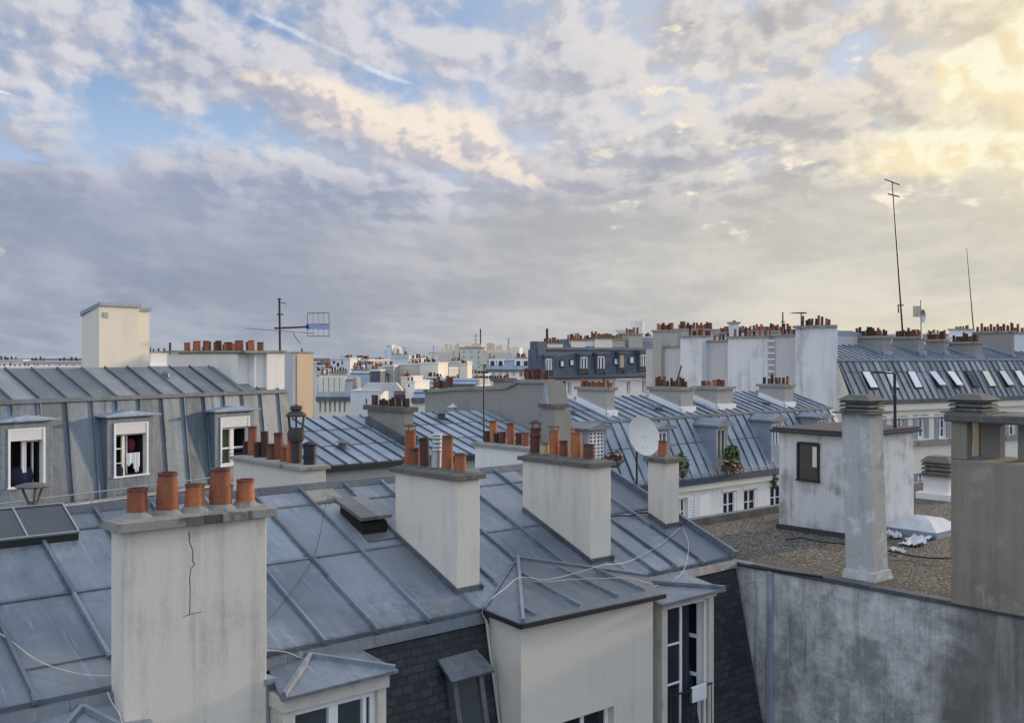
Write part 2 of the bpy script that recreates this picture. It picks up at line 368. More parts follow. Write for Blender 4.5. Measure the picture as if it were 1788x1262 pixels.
# ------------------------------------------------------------------ mesh helpers
class Fr:
    """Local axes of a building: a runs along its ridge, b away from the eye, z up; all through the eye point."""
    def __init__(s, vp): s.th = math.atan2(1, (vp-CX)/FPX); s.c = math.cos(s.th); s.s = math.sin(s.th)
    def ray(s, px, py):
        x = (px-CX)/FPX; return Vector((x*s.c+s.s, -x*s.s+s.c, (HY-py)/FPX))
    def on_b(s, px, py, b): d = s.ray(px, py); return d*(b/d.y)
    def on_a(s, px, py, a): d = s.ray(px, py); return d*(a/d.x)
    def on_z(s, px, py, z): d = s.ray(px, py); return d*(z/d.z)
    def on_y(s, px, py, y): return s.ray(px, py)*y
    def plane(s, px, py, b0, z0, m): d = s.ray(px, py); return d*((z0-m*b0)/(d.z-m*d.y))
F_CITY, F_LEFT, F_RIGHT = Fr(2970), Fr(2100), Fr(4060)
def facing(px, turn):
    """axes of a far house whose front looks at the eye, its right end turned a little nearer"""
    f = Fr(2970); f.th = -math.atan((px-CX)/FPX)-math.radians(turn); f.c = math.cos(f.th); f.s = math.sin(f.th); return f
ORG = {}
def V(*a): return Vector(a)

class MB:
    def __init__(s): s.v = []; s.f = []; s.r = []; s.e = {}
    def poly(s, pts, rnd=.5, edge=()):
        i = len(s.v)
        for j, x in enumerate(edge): s.e[i+j] = x
        s.v += [Vector(p) for p in pts]; s.f.append(tuple(range(i, i+len(pts)))); s.r.append(rnd); return s
    def hexa(s, bot, top, rnd=.5):
        b, t = [Vector(p) for p in bot], [Vector(p) for p in top]; n = len(b)
        i = len(s.v); s.v += b+t
        s.f.append(tuple(range(i+n-1, i-1, -1))); s.r.append(rnd)
        s.f.append(tuple(range(i+n, i+2*n))); s.r.append(rnd)
        for k in range(n):
            l = (k+1) % n; s.f.append((i+k, i+l, i+n+l, i+n+k)); s.r.append(rnd)
        return s
    def box(s, a0, a1, b0, b1, z0, z1, rnd=.5, taper=0.0):
        t = taper
        return s.hexa([(a0, b0, z0), (a1, b0, z0), (a1, b1, z0), (a0, b1, z0)],
                      [(a0+t, b0+t, z1), (a1-t, b0+t, z1), (a1-t, b1-t, z1), (a0+t, b1-t, z1)], rnd)
    def slab(s, pts, thick, nrm=None, rnd=.5):
        p = [Vector(q) for q in pts]
        n = Vector(nrm) if nrm else (p[1]-p[0]).cross(p[2]-p[0]).normalized()
        if n.z < 0 and not nrm: n = -n
        return s.hexa([q-n*thick for q in p], p, rnd)
    def bar(s, p, q, w, h, up=(0, 0, 1), rnd=.5, top=1.0):
        p, q, up = Vector(p), Vector(q), Vector(up); d = (q-p).normalized(); side = d.cross(up).normalized(); u = side.cross(d)
        A, B, U = side*w/2, side*w/2*top, u*h
        return s.hexa([p-A, p+A, q+A, q-A], [p-B+U, p+B+U, q+B+U, q-B+U], rnd)
    def tube(s, path, r, n=6):
        pts = [Vector(p) for p in path]; rings = []
        for k, p in enumerate(pts):
            d = (pts[min(k+1, len(pts)-1)]-pts[max(k-1, 0)]).normalized()
            u = d.cross(Vector((0, 0, 1)) if abs(d.z) < .9 else Vector((1, 0, 0))).normalized(); w = d.cross(u)
            i = len(s.v); rr = r[k] if isinstance(r, (list, tuple)) else r
            for j in range(n):
                t = 2*math.pi*j/n; s.v.append(p+(u*math.cos(t)+w*math.sin(t))*rr)
            rings.append(i)
        for i0, i1 in zip(rings, rings[1:]):
            for j in range(n):
                l = (j+1) % n; s.f.append((i0+j, i0+l, i1+l, i1+j)); s.r.append(.5)
        s.f.append(tuple(rings[0]+j for j in range(n-1, -1, -1))); s.r.append(.5)
        s.f.append(tuple(rings[-1]+j for j in range(n))); s.r.append(.5)
        return s
    def lathe(s, c, prof, n=16, cap0=True, cap1=True):
        c = Vector(c); rings = []
        for r, z in prof:
            rings.append(len(s.v))
            for j in range(n):
                t = 2*math.pi*(j+.5)/n; s.v.append(c+Vector((r*math.cos(t), r*math.sin(t), z)))
        for i0, i1 in zip(rings, rings[1:]):
            for j in range(n):
                l = (j+1) % n; s.f.append((i0+j, i0+l, i1+l, i1+j)); s.r.append(.5)
        if cap0: s.f.append(tuple(rings[0]+j for j in range(n-1, -1, -1))); s.r.append(.5)
        if cap1: s.f.append(tuple(rings[-1]+j for j in range(n))); s.r.append(.5)
        return s
    def mesh(s, name, mat, org=V(0, 0, 0), smooth=False):
        me = bpy.data.meshes.new(name)
        me.from_pydata([tuple(v-org) for v in s.v], [], s.f)
        at = me.attributes.new('rnd', 'FLOAT', 'FACE')
        at.data.foreach_set('value', s.r)
        if s.e: me.attributes.new('edge', 'FLOAT', 'POINT').data.foreach_set('value', [s.e.get(i, 0.0) for i in range(len(s.v))])
        bm = bmesh.new(); bm.from_mesh(me); bmesh.ops.recalc_face_normals(bm, faces=bm.faces); bm.to_mesh(me); bm.free()
        me.materials.append(MT[mat] if isinstance(mat, str) else mat)
        if smooth:
            me.polygons.foreach_set('use_smooth', [True]*len(me.polygons))
        return me
    def build(s, name, mat, parent, smooth=False, bevel=0.0):
        o = bpy.data.objects.new(name, s.mesh(name, mat, ORG[parent.name], smooth)); COL.objects.link(o)
        o.parent = parent; ORG[o.name] = ORG[parent.name]
        if bevel:
            m = o.modifiers.new('edge', 'BEVEL'); m.width = bevel; m.segments = 2; m.limit_method = 'ANGLE'; m.angle_limit = .6
        return o

def thing(name, label, cat, fr, org, group=None):
    o = bpy.data.objects.new(name, None); COL.objects.link(o); o.empty_display_size = .2
    org = Vector(org); ORG[o.name] = org
    o.rotation_euler = (0, 0, fr.th)
    o.location = (org.x*fr.c-org.y*fr.s, org.x*fr.s+org.y*fr.c, org.z)
    o['label'] = label; o['category'] = cat
    if group: o['group'] = group
    return o
def single(name, label, cat, fr, org, mb, mat, smooth=False, group=None, kind=None, bevel=0):
    """a thing that is one mesh"""
    org = Vector(org)
    o = bpy.data.objects.new(name, mb.mesh(name, mat, org, smooth)); COL.objects.link(o); ORG[o.name] = org
    o.rotation_euler = (0, 0, fr.th); o.location = (org.x*fr.c-org.y*fr.s, org.x*fr.s+org.y*fr.c, org.z)
    if label: o['label'] = label; o['category'] = cat
    if group: o['group'] = group
    if kind: o['kind'] = kind
    if bevel:
        m = o.modifiers.new('edge', 'BEVEL'); m.width = bevel; m.segments = 2; m.limit_method = 'ANGLE'
    return o

# ------------------------------------------------------------------ chimney pots (unit height and radius, scaled per copy)
POTS = {}
def pot_meshes():
    def mk(k, mat, fn, smooth=True):
        mb = MB(); fn(mb); me = mb.mesh('chimney_pot', mat, smooth=False)
        if smooth:
            bm = bmesh.new(); bm.from_mesh(me)
            for f in bm.faces: f.smooth = len(f.verts) == 4
            for e in bm.edges: e.smooth = e.calc_face_angle(0) < .7
            bm.to_mesh(me); bm.free()
        POTS[k] = me
    taper = lambda mb: mb.lathe((0, 0, 0), [(1.16, -.03), (1.16, .06), (1.06, .09), (.93, .90), (1.0, .92), (1.0, 1.0), (.82, 1.0), (.80, .55)], 20)
    barrel = lambda mb: mb.lathe((0, 0, 0), [(1.04, -.03), (1.12, .03), (1.08, .10), (1.12, .28), (1.06, .55), (.98, .84), (.92, .93), (1.0, .95), (1.0, 1.0), (.82, 1.0), (.80, .55)], 20)
    straight = lambda mb: mb.lathe((0, 0, 0), [(1.06, -.03), (1.06, .05), (.98, .07), (.96, .93), (1.02, .94), (1.02, 1.0), (.84, 1.0), (.82, .6)], 18)
    for k, f in (('taper', taper), ('barrel', barrel), ('straight', straight)):
        for mk_, mat in (('', 'pot'), ('_old', 'pot_old'), ('_black', 'pot_black'), ('_cream', 'pot_cream')): mk(k+mk_, mat, f)
    far = lambda mb: mb.lathe((0, 0, 0), [(1.08, -.03), (1.0, .1), (.94, .92), (1.02, .93), (1.02, 1.0), (.8, 1.0), (.78, .7)], 8)
    for mk_, mat in (('', 'pot'), ('_old', 'pot_old'), ('_black', 'pot_black')): mk('far'+mk_, mat, far, False)
    def hooded(mb):
        mb.lathe((0, 0, 0), [(1.04, -.03), (1.04, .05), (.97, .07), (.92, .50), (1.06, .52), (1.06, .58), (.94, .60), (.90, .70), (1.04, .72), (1.04, .76), (.8, .76), (.8, .5)], 18)
        for a in range(4):
            t = a*math.pi/2+.6; mb.tube([(.85*math.cos(t), .85*math.sin(t), .74), (.85*math.cos(t), .85*math.sin(t), .90)], .07, 4)
        mb.lathe((0, 0, 0), [(1.35, .885), (1.3, .90), (.25, 1.0)], 8)
    mk('hooded', 'pot_old', hooded)
    def louvred(mb):
        mb.lathe((0, 0, 0), [(1.04, -.03), (1.0, .06), (.95, .48), (.8, .48)], 18)
        for k in range(4):
            z = .5+k*.11; mb.lathe((0, 0, 0), [(1.0, z), (1.02, z+.02), (.74, z+.085)], 16)
        mb.lathe((0, 0, 0), [(1.02, .93), (.9, .96), (.5, .99), (.1, 1.0)], 16)
    mk('louvred', 'steel', louvred)
    def steelcap(mb):
        mb.lathe((0, 0, 0), [(1.04, -.03), (1.04, .05), (.98, .07), (.94, .80), (1.0, .81), (1.0, .84), (.8, .84)], 18)
        for a in range(3):
            t = a*2.1+.3; mb.tube([(.8*math.cos(t), .8*math.sin(t), .8), (.8*math.cos(t), .8*math.sin(t), .95)], .06, 4)
        mb.lathe((0, 0, 0), [(1.25, .94), (1.25, .97), (.3, 1.0)], 14)
    mk('steelcap', 'pot', steelcap)
    def pipe(mb):
        mb.lathe((0, 0, 0), [(.8, -.03), (.8, .88), (1.0, .89), (1.0, 1.0), (.7, 1.0), (.7, .6)], 14)
    mk('pipe', 'dark_metal', pipe); mk('pipe_steel', 'steel', pipe)
pot_meshes()
def pot(parent, p, r, h, kind='taper', tilt=0.0, name='chimney_pot'):
    o = bpy.data.objects.new(name, POTS[kind]); COL.objects.link(o); o.parent = parent
    o.location = Vector(p)-ORG[parent.name]; o.scale = (r, r, h)
    o.rotation_euler = (random.uniform(-.035, .035), random.uniform(-.035, .035)+tilt, random.uniform(0, 6.28))
    return o

# ------------------------------------------------------------------ shared builders
def chimney(T, a0, a1, b0, b1, zb, zt, mat='plaster', cap='stone', over=.06, thick=.09, pots=(), flash=None, taper=0.0, far=False, bevel=.012):
    """shaft from zb to zt (zt = top of the coping); pots: (a, b, r, h, kind)"""
    sh = MB().box(a0, a1, b0, b1, zb, zt-thick, taper=taper)
    c = sh.build('chimney', mat, T, bevel=0 if far else bevel)
    cp = MB()
    if far: cp.box(a0-over, a1+over, b0-over, b1+over, zt-thick, zt)
    else:
        cp.hexa([(a0-over, b0-over, zt-thick), (a1+over, b0-over, zt-thick), (a1+over, b1+over, zt-thick), (a0-over, b1+over, zt-thick)], [(a0-over+.004, b0-over+.004, zt-thick*.12), (a1+over-.006, b0-over+.004, zt-thick*.16), (a1+over-.006, b1+over-.004, zt-thick*.1), (a0-over+.004, b1+over-.004, zt-thick*.2)])
        cp.box(a0-over*.3, a1+over*.3, b0-over*.3, b1+over*.3, zt-thick*.3, zt, taper=.02)
    cp.build('coping', cap, c, bevel=0 if far else .006)
    if flash:
        m, bb, zz = flash           # roof plane z = zz + m (b - bb)
        fl = MB(); e = .022; rz = lambda b: zz+m*(b-bb)
        for (p, q) in (((a0-e/2, b0-e), (a0-e/2, b1)), ((a0-e, b0-e/2), (a1+e, b0-e/2)), ((a1+e/2, b0-e), (a1+e/2, b1))):
            fl.bar((p[0], p[1], rz(p[1])-.03), (q[0], q[1], rz(q[1])-.03), e, .09, (0, 0, 1))
        fl.build('flashing', 'lead' if not far else 'white_paint', c)
    for (a, b, r, h, k) in pots: pot(c, (a, b, zt), r, h, k)
    return c

def zinc_roof(T, name, a0, a1, b0, z0, b1, z1, seams, joints=(), mat='zinc', bmat='batten', bw=.045, bh=.045, thick=.05, stagger=.0, sub=3, ends=None, holes=()):
    """lower edge (b0, z0) to upper edge (b1, z1); battens at the a values in seams; cross joints at the b values in joints"""
    S = V(0, b1-b0, z1-z0); n = V(0, -(z1-z0), b1-b0).normalized()
    if n.z < 0: n = -n
    P = lambda a, t, lift=0: V(a, b0, z0)+S*t+n*lift
    mb = MB(); xs = sorted([a0]+[s for s in seams if a0 < s < a1]+[a1]+[x for h in holes for x in h[:2]])
    ts0 = sorted([0]+[(j-b0)/(b1-b0) for j in joints]+[1])
    jt = MB()
    for x0, x1 in zip(xs, xs[1:]):
        off = random.uniform(-stagger, stagger)
        ts = [0]+[t+off for t in ts0[1:-1]]+[1]
        hh = [h for h in holes if h[0] < (x0+x1)/2 < h[1]]
        ts = sorted(ts+[t for h in hh for t in h[2:]])
        for t0, t1 in zip(ts, ts[1:]):
            r = random.random(); N = sub
            if any(h[2] < (t0+t1)/2 < h[3] for h in hh): continue
            e_ = min(.10/S.length, (t1-t0)*.2); us = [t0, t0+e_]+[lerp(t0+e_, t1-e_, k/N) for k in range(1, N)]+[t1-e_, t1]
            wx = min(.10, (x1-x0)*.25); cs = [x0, x0+wx, x1-wx, x1]; ce = [1, 0, 0, 1]; ue = [.9]+[0]*(len(us)-2)+[.6]
            for i in range(len(us)-1):
                for j in range(3):
                    E = lambda ii, jj: max(ue[ii], ce[jj])
                    mb.poly([P(cs[j], us[i]), P(cs[j+1], us[i]), P(cs[j+1], us[i+1]), P(cs[j], us[i+1])], r, (E(i, j), E(i, j+1), E(i+1, j+1), E(i+1, j)))
            if t0 > 0 and not hh:
                jt.slab([P(x0, t0-.006, .012), P(x1, t0-.006, .012), P(x1, t0+.006, .006), P(x0, t0+.006, .006)], .016, n, r)
    mb.poly([P(a0, 0), P(a1, 0), P(a1, 0)-n*thick, P(a0, 0)-n*thick])
    o = mb.build(name, mat, T)
    if jt.v: jt.build('cross_joint', 'lead', o)
    bt = MB()
    for s_ in seams:
        e = (ends or {}).get(s_, (0.0, 1.0))
        k0 = e[0]; L = S.length; step = 1.0/max(1, round(L/1.1))
        k = k0
        while k < e[1]-1e-6:
            k2 = min(e[1], k+step); d = random.uniform(0, .004)
            bt.bar(P(s_+random.uniform(-.003, .003), k, -.01), P(s_+random.uniform(-.003, .003), k2, -.01), bw+d, bh+.01+d, n, random.random(), .72); k = k2
        bt.bar(P(s_, k0-.012, -.01), P(s_, k0+.02, -.01), bw*1.5, bh*1.25, n, .6, .8)
    if bt.v: bt.build('standing_seam', bmat, o)
    return o

def window(parent, b, a0, a1, z0, z1, fw=.06, mull=1, trans=(), depth=.06, frame='white_paint', pane='glass', name='window', far=False, proud=.03):
    """casement in a wall whose outer face is at b (facing the eye); frame part with its pane"""
    f = MB(); p, q = b-proud, b+depth
    f.box(a0, a0+fw, p, q, z0, z1).box(a1-fw, a1, p, q, z0, z1).box(a0+fw, a1-fw, p, q, z1-fw, z1).box(a0+fw, a1-fw, p, q, z0, z0+fw)
    for k in range(mull):
        c = a0+(a1-a0)*(k+1)/(mull+1); f.box(c-fw*.55, c+fw*.55, p+.008, q, z0+fw, z1-fw)
    for t in trans:
        z = z0+(z1-z0)*t; f.box(a0+fw, a1-fw, p+.014, q-.01, z-fw*.25, z+fw*.25)
    o = f.build(name, frame, parent)
    MB().box(a0+fw*.9, a1-fw*.9, b-.004, b+.01, z0+fw*.9, z1-fw*.9).build('pane', pane, o)
    return o
def hole_wall(mb, b, a0, a1, z0, z1, holes, depth=.16):
    """wall face at b with real openings (a0,a1,z0,z1) and reveals"""
    xs = sorted({a0, a1, *[h[0] for h in holes], *[h[1] for h in holes]}); zs = sorted({z0, z1, *[h[2] for h in holes], *[h[3] for h in holes]})
    for x0, x1 in zip(xs, xs[1:]):
        for y0, y1 in zip(zs, zs[1:]):
            cx, cy = (x0+x1)/2, (y0+y1)/2
            if not any(h[0] < cx < h[1] and h[2] < cy < h[3] for h in holes): mb.poly([(x0, b, y0), (x1, b, y0), (x1, b, y1), (x0, b, y1)])
    for (x0, x1, y0, y1) in holes:
        mb.poly([(x0, b, y0), (x0, b+depth, y0), (x0, b+depth, y1), (x0, b, y1)]).poly([(x1, b, y0), (x1, b+depth, y0), (x1, b+depth, y1), (x1, b, y1)])
        mb.poly([(x0, b, y0), (x1, b, y0), (x1, b+depth, y0), (x0, b+depth, y0)]).poly([(x0, b, y1), (x1, b, y1), (x1, b+depth, y1), (x0, b+depth, y1)])
def lerp(a, b, t): return a+(b-a)*t
def sag(p, q, drop, n=10):
    p, q = Vector(p), Vector(q); return [p.lerp(q, k/n)-V(0, 0, drop*4*(k/n)*(1-k/n)) for k in range(n+1)]
# ------------------------------------------------------------------ ground
GZ = -19.0
single('ground', None, None, F_CITY, (0, 0, GZ), MB().poly([(-6000, -6000, GZ), (6000, -6000, GZ), (6000, 6000, GZ), (-6000, 6000, GZ)]),
       m_plain('asphalt', (.055, .055, .058), .9, var=.3, scale=.4), kind='structure')

# ================================================================== the zinc roofed house in front
RB, RZ, RM = 11.843, -1.712, .4                      # ridge line and slope of its roof
EB, EZ = 9.0, -1.712-.4*(11.843-9.0)
roofz = lambda b: RZ+RM*(b-RB)
def on_roof(px, py): return F_CITY.plane(px, py, RB, RZ, RM)
def front_house():
    fr = F_CITY
    T = thing('zinc_roof_house', 'nearest house, blue grey zinc roof, dark slates, five orange pots on its big chimney', 'house', fr, (5.5, 9, GZ))
    seams = [-.7, -.05, .6, 1.25, 1.92, 2.6, 3.33, 4.03, 4.68, 5.32, 5.95, 6.61, 7.28, 7.86, 8.47, 9.09, 9.86, 10.3, 10.72, 11.27]
    tb = lambda b: (b-EB)/(RB-EB)
    ends = {3.33: (tb(9.37), 1), 7.28: (tb(10.62), 1), 7.86: (tb(9.33), 1), 8.47: (tb(9.74), 1), 9.09: (tb(9.45), 1), 9.86: (tb(10.8), 1), 10.3: (tb(9.02), tb(10.6))}
    roof = zinc_roof(T, 'roof', -2.2, 11.97, EB, EZ, RB, RZ, seams, joints=(10.36, 11.44), stagger=.0, ends=ends, bw=.042, bh=.038, sub=4)
    # back slope, ridge roll, verge upstand
    zinc_roof(T, 'rear_roof', -2.2, 11.97, 15.2, RZ-.36*(15.2-RB), RB+.002, RZ-.004, [k*.66-1.3 for k in range(20)], mat='zinc_dull')
    rd = MB()
    for k in range(12):
        x0, x1 = lerp(-2.2, 11.97, k/12), lerp(-2.2, 11.97, (k+1)/12)-.006
        rd.hexa([(x0, RB-.10, RZ-.035), (x1, RB-.10, RZ-.035), (x1, RB+.10, RZ-.035), (x0, RB+.10, RZ-.035)],
                [(x0, RB-.03, RZ+.045), (x1, RB-.03, RZ+.045), (x1, RB+.03, RZ+.045), (x0, RB+.03, RZ+.045)], random.random())
    rd.build('ridge_cap', 'lead', roof)
    MB().bar((11.955, EB-.03, EZ-.03), (11.955, RB, RZ-.03), .05, .11, (0, -.37, .93)).build('verge', 'batten', roof)
    # grimy stone coloured staining sheets near the ridge beside the rear chimney
    for (x0, x1, y0, y1) in ((6.66, 7.08, 11.47, 11.80),):
        MB().slab([(x0, y0, roofz(y0)+.008), (x1, y0, roofz(y0)+.008), (x1, y1, roofz(y1)+.008), (x0, y1, roofz(y1)+.008)], .012).build('patched_sheet', 'stone', roof)
    # drip strip under the roof edge, then the steep slate slope and wall
    st = MB()
    for k in range(14):
        x0, x1 = lerp(-2.2, 11.97, k/14), lerp(-2.2, 11.97, (k+1)/14)-.004
        st.hexa([(x0, 8.925, EZ-.15), (x1, 8.925, EZ-.15), (x1, 9.05, EZ-.13), (x0, 9.05, EZ-.13)], [(x0, 8.96, EZ-.045), (x1, 8.96, EZ-.045), (x1, 9.05, EZ-.045), (x0, 9.05, EZ-.045)], random.random())
    st.build('drip_strip', 'zinc_dull', T)
    mf = MB(); x = -2.2
    mf.hexa([(-2.2, 8.98-.22*3.1, EZ-3.2), (11.97, 8.98-.22*3.1, EZ-3.2), (11.97, 9.3, EZ-3.2), (-2.2, 9.3, EZ-3.2)],
            [(-2.2, 8.98, EZ-.10), (11.97, 8.98, EZ-.10), (11.97, 9.3, EZ-.10), (-2.2, 9.3, EZ-.10)])
    mf.build('slate_slope', 'slate', T)
    MB().box(-2.2, 11.97, 8.34, 15.1, GZ, EZ-3.21).build('wall', 'plaster_grey', T)
    for gx in (11.968, -2.19): MB().poly([(gx, 9.02, EZ-.1), (gx, RB, RZ-.06), (gx, 15.1, RZ-.36*3.3), (gx, 15.1, EZ-3.2), (gx, 9.02, EZ-3.2)]).build('gable', 'plaster_grey', T)
    # --- chimneys
    def wh(px_w, p): return px_w*(p.x*fr.s+p.y*fr.c)/FPX
    # the big one in front
    fb = 8.72; th = .30; zt = fr.on_b(207, 912, fb-.06).z
    a0, a1 = fr.on_b(216, 1000, fb).x, fr.on_b(466, 1000, fb).x
    pts = []; bm_ = fb+.15
    for px, h, w, k in ((240, 50, 37, 'taper'), (292, 72, 36, 'barrel'), (340, 47, 36, 'taper'), (385, 69, 37, 'barrel'), (428, 46, 33, 'taper')):
        p = fr.on_b(px, 895, bm_); pts.append((p.x, bm_, wh(w, p)/2*.95, wh(h, p), k))
    c1 = chimney(T, a0, a1, fb, fb+th, -6.0, zt, 'plaster', 'stone', .075, .095, pts)
    for t0, t1, mt in ((.40, .505, 'stone_dark'), (.51, .635, 'soot_stone'), (.80, .83, 'stone_dark')): x0, x1 = lerp(a0-.07, a1+.07, t0), lerp(a0-.07, a1+.07, t1); MB().box(x0, x1, fb-.0775, fb-.06, zt-.093, zt-.016).build('coping_block', mt, c1, bevel=.004)
    hm = MB()
    for (a, b, r, h, k) in pts: hm.lathe((a, b, zt-.01), [(r*1.75, 0), (r*1.35, .03), (r*1.05, .055)], 14)
    hm.build('mortar_bed', 'stone', c1)
    # crack in the render and its small cross piece
    cr = MB(); pc = [(330, 928), (331, 945), (337, 962), (336, 978), (340, 985), (333, 992), (331, 1010), (332, 1030), (331, 1072)]
    q = [fr.on_b(x, y, fb-.002) for x, y in pc]
    for u, v in zip(q, q[1:]): cr.bar(u, v, .005, .003, (0, -1, 0))
    q = [fr.on_b(x, y, fb-.002) for x, y in ((320, 1076), (331, 1072), (352, 1067))]
    for u, v in zip(q, q[1:]): cr.bar(u, v, .003, .003, (0, -1, 0))
    cr.build('crack', 'soot', c1)
    # white pipe and bracket at its right edge
    MB().tube([(a1+.03, fb+.05, -3.02), (a1+.03, fb+.02, -6)], .022, 8).box(a1-.03, a1+.08, fb-.02, fb+.12, -3.05, -3.0).build('downpipe', 'zinc_far', c1)
    # stacks along the roof: corner pixel, left and right edge pixels, coping pixel
    def stack(cx, cy, lx, rx, ty, pots, mat='plaster', taper=0.0, extra=.0):
        p = on_roof(cx, cy); bk = fr.on_a(lx, 900, p.x); rt = fr.on_b(rx, 950, p.y)
        z = fr.on_a(cx, ty, p.x-.05).z; am = (p.x+rt.x)/2; L = []
        for px, h, w, k in pots:
            g = fr.on_a(px, 800, am); L.append((am, min(g.y, bk.y-.06), wh(w, g)/2*.95, wh(h, g), k))
        c = chimney(T, p.x, rt.x, p.y, bk.y, p.z-.35, z, mat, 'stone_dark', .055, .07, L, flash=(RM, RB, RZ), taper=taper)
        if L:
            h2 = MB()
            for (a, b, r, h, k) in L: h2.lathe((a, b, z-.01), [(r*1.6, 0), (r*1.3, .02), (r*1.05, .035)], 12)
            h2.build('mortar_bed', 'stone_dark', c)
        return c, p, rt, bk, z
    stack(797, 1035, 690, 838, 830, [(709, 72, 21, 'steelcap'), (724, 31, 19, 'taper_old'), (742, 52, 19, 'straight_black'), (761, 64, 20, 'louvred'), (781, 61, 21, 'straight'), (803, 33, 22, 'taper')])
    stack(1031, 983, 912, 1067, 808, [(932, 60, 22, 'hooded'), (951, 21, 18, 'straight_cream'), (968, 54, 20, 'steelcap'), (985, 29, 17, 'taper_old'), (1006, 54, 21, 'steelcap'), (1028, 28, 21, 'taper_old')])
    stack(1161, 921, 1131, 1186, 800, [(1157, 27, 17, 'taper')], taper=0.0)
    # long stack standing across the ridge, crowded with pots
    b0 = 11.93; p = fr.on_b(525, 848, b0); bk = fr.on_a(407, 820, p.x).y; a1 = fr.on_b(569, 840, b0).x; zt = fr.on_a(526, 815, p.x-.04).z; am = (p.x+a1)/2
    L = []
    for px, h, w, k, da in ((429, 23, 10, 'straight_black', .0), (441, 50, 16, 'straight', .04), (450, 26, 13, 'straight_black', -.04), (463, 45, 14, 'straight_black', .03), (473, 27, 13, 'taper_old', -.05), (486, 46, 16, 'straight_old', .03), (496, 29, 14, 'steelcap', -.05), (508, 51, 14, 'straight', -.03), (521, 40, 15, 'pipe', .04)):
        g = fr.on_a(px, 800, am+da); L.append((am+da, g.y, wh(w, g)/2, wh(h, g), k))
    c5 = chimney(T, p.x, a1, b0, bk, -3.2, zt, 'plaster_clean', 'stone', .05, .06, L)
    g = fr.on_a(539, 806, am+.03); gz = zt
    MB().lathe((g.x, b0+.14, gz), [(.085, 0), (.085, .10), (.095, .105), (.095, .125), (.085, .13), (.085, .24), (.095, .245), (.1, .27), (.03, .30)], 16).build('banded_can', 'dark_metal', c5, smooth=False)
    ln = MB(); lc = V(g.x-.06, b0+.40, gz)
    ln.lathe(lc, [(.06, 0), (.06, .27), (.10, .30), (.115, .36), (.11, .44), (.075, .47)], 12)
    for k in range(6):
        t = k*math.pi/3; ln.bar(lc+V(.085*math.cos(t), .085*math.sin(t), .45), lc+V(.105*math.cos(t), .105*math.sin(t), .63), .022, .022, (math.cos(t), math.sin(t), 0))
    ln.lathe(lc, [(.135, .62), (.14, .64), (.115, .67), (.06, .70), (.085, .72), (.08, .76), (.02, .78)], 12)
    ln.build('lantern_cowl', m_plain('sooty_iron', (.055, .048, .042), .85, var=.5, scale=12), c5)
    # white stack with the mast behind the ridge
    b0 = 11.95; a0 = 10.72; bk = fr.on_a(829, 800, a0).y; zt = fr.on_a(829, 772, a0-.04).z; am = a0+.18; L = []
    for px, h, w, k in ((852, 19, 12, 'straight_black'), (862, 38, 14, 'straight'), (868, 17, 11, 'straight_black'), (878, 20, 12, 'straight_old'), (892, 37, 14, 'straight'), (906, 21, 12, 'straight_black'), (918, 22, 12, 'straight')):
        g = fr.on_a(px, 770, am); L.append((am, g.y, wh(w, g)/2, wh(h, g), k))
    chimney(T, a0, a0+.36, b0, bk, -3.4, zt, 'white', 'stone', .05, .06, L)
    # --- plastered bay with its little hipped roof
    AP = on_roof(903, 977); FLc = V(7.343, 8.318, -2.909); BL = V(7.343, 8.95, EZ-.012); FRc = V(9.66, 8.318, -2.938); PR = V(10.05, 8.93, EZ-.02)
    w = MB(); wa0, wa1, wb = 7.41, 9.56, 8.395
    hole_wall(w, wb, wa0, wa1, GZ, -2.97, [(8.03, 8.87, -5.4, -4.13)])
    w.poly([(wa0, wb, GZ), (wa0, 9.3, GZ), (wa0, 9.3, -2.95), (wa0, wb, -2.95)]).poly([(wa1, wb, GZ), (wa1, 9.3, GZ), (wa1, 9.3, -2.95), (wa1, wb, -2.95)])
    bay = w.build('bay', 'plaster_clean', T)
    window(bay, wb+.13, 8.03, 8.87, -5.4, -4.13, .05, 1, (), name='bay_window')
    br = MB()
    for tri in ((AP, FLc, FRc, PR), (AP, BL, FLc)):
        br.slab([t+V(0, 0, .02) for t in tri], .035, rnd=random.random())
    b_ = br.build('bay_roof', 'zinc_dull', bay)
    hp = MB(); up = V(0, -.25, .97)
    hp.bar(AP+V(0, 0, .01), FLc+V(.02, 0, .02), .06, .06, up, .9, .6).bar(AP+V(0, 0, .0), BL, .03, .04, up).bar(AP+V(0, 0, .0), PR, .05, .05, up, .7)
    nrm = (FRc-FLc).cross(AP-FLc).normalized()
    def onbay(px, py):
        d = fr.ray(px, py); return d*(FLc.dot(nrm)/d.dot(nrm))+nrm*.01
    hp.build('hip_roll', 'batten', bay)
    for s_, e_ in (((912, 1006), (1010, 1061)), ((972, 993), (1077, 1045)), ((1040, 998), (1125, 1034)), ((905, 1062), (934, 1077))): MB().bar(onbay(*s_), onbay(*e_), .045, .045, nrm, .5, .7).build('standing_seam', 'batten', bay)
    ed = MB(); e1, e2, e3 = BL+V(-.02, 0, -.03), FLc+V(-.02, -.02, -.03), FRc+V(.02, -.02, -.03)
    ed.bar(e1, e2, .03, .05).bar(e2, e3, .03, .05); ed.build('gutter_edge', 'dark_metal', bay)
    # cable conduit on the bay's left corner
    MB().tube([(7.36, 8.93, -2.97), (7.36, 8.80, -3.6), (7.37, 8.60, -4.6)], .015, 6).build('conduit', 'cable', bay)
    # --- tall casement right of the bay
    d2 = MB(); b2 = 8.45; xa, xb = 9.80, 10.82
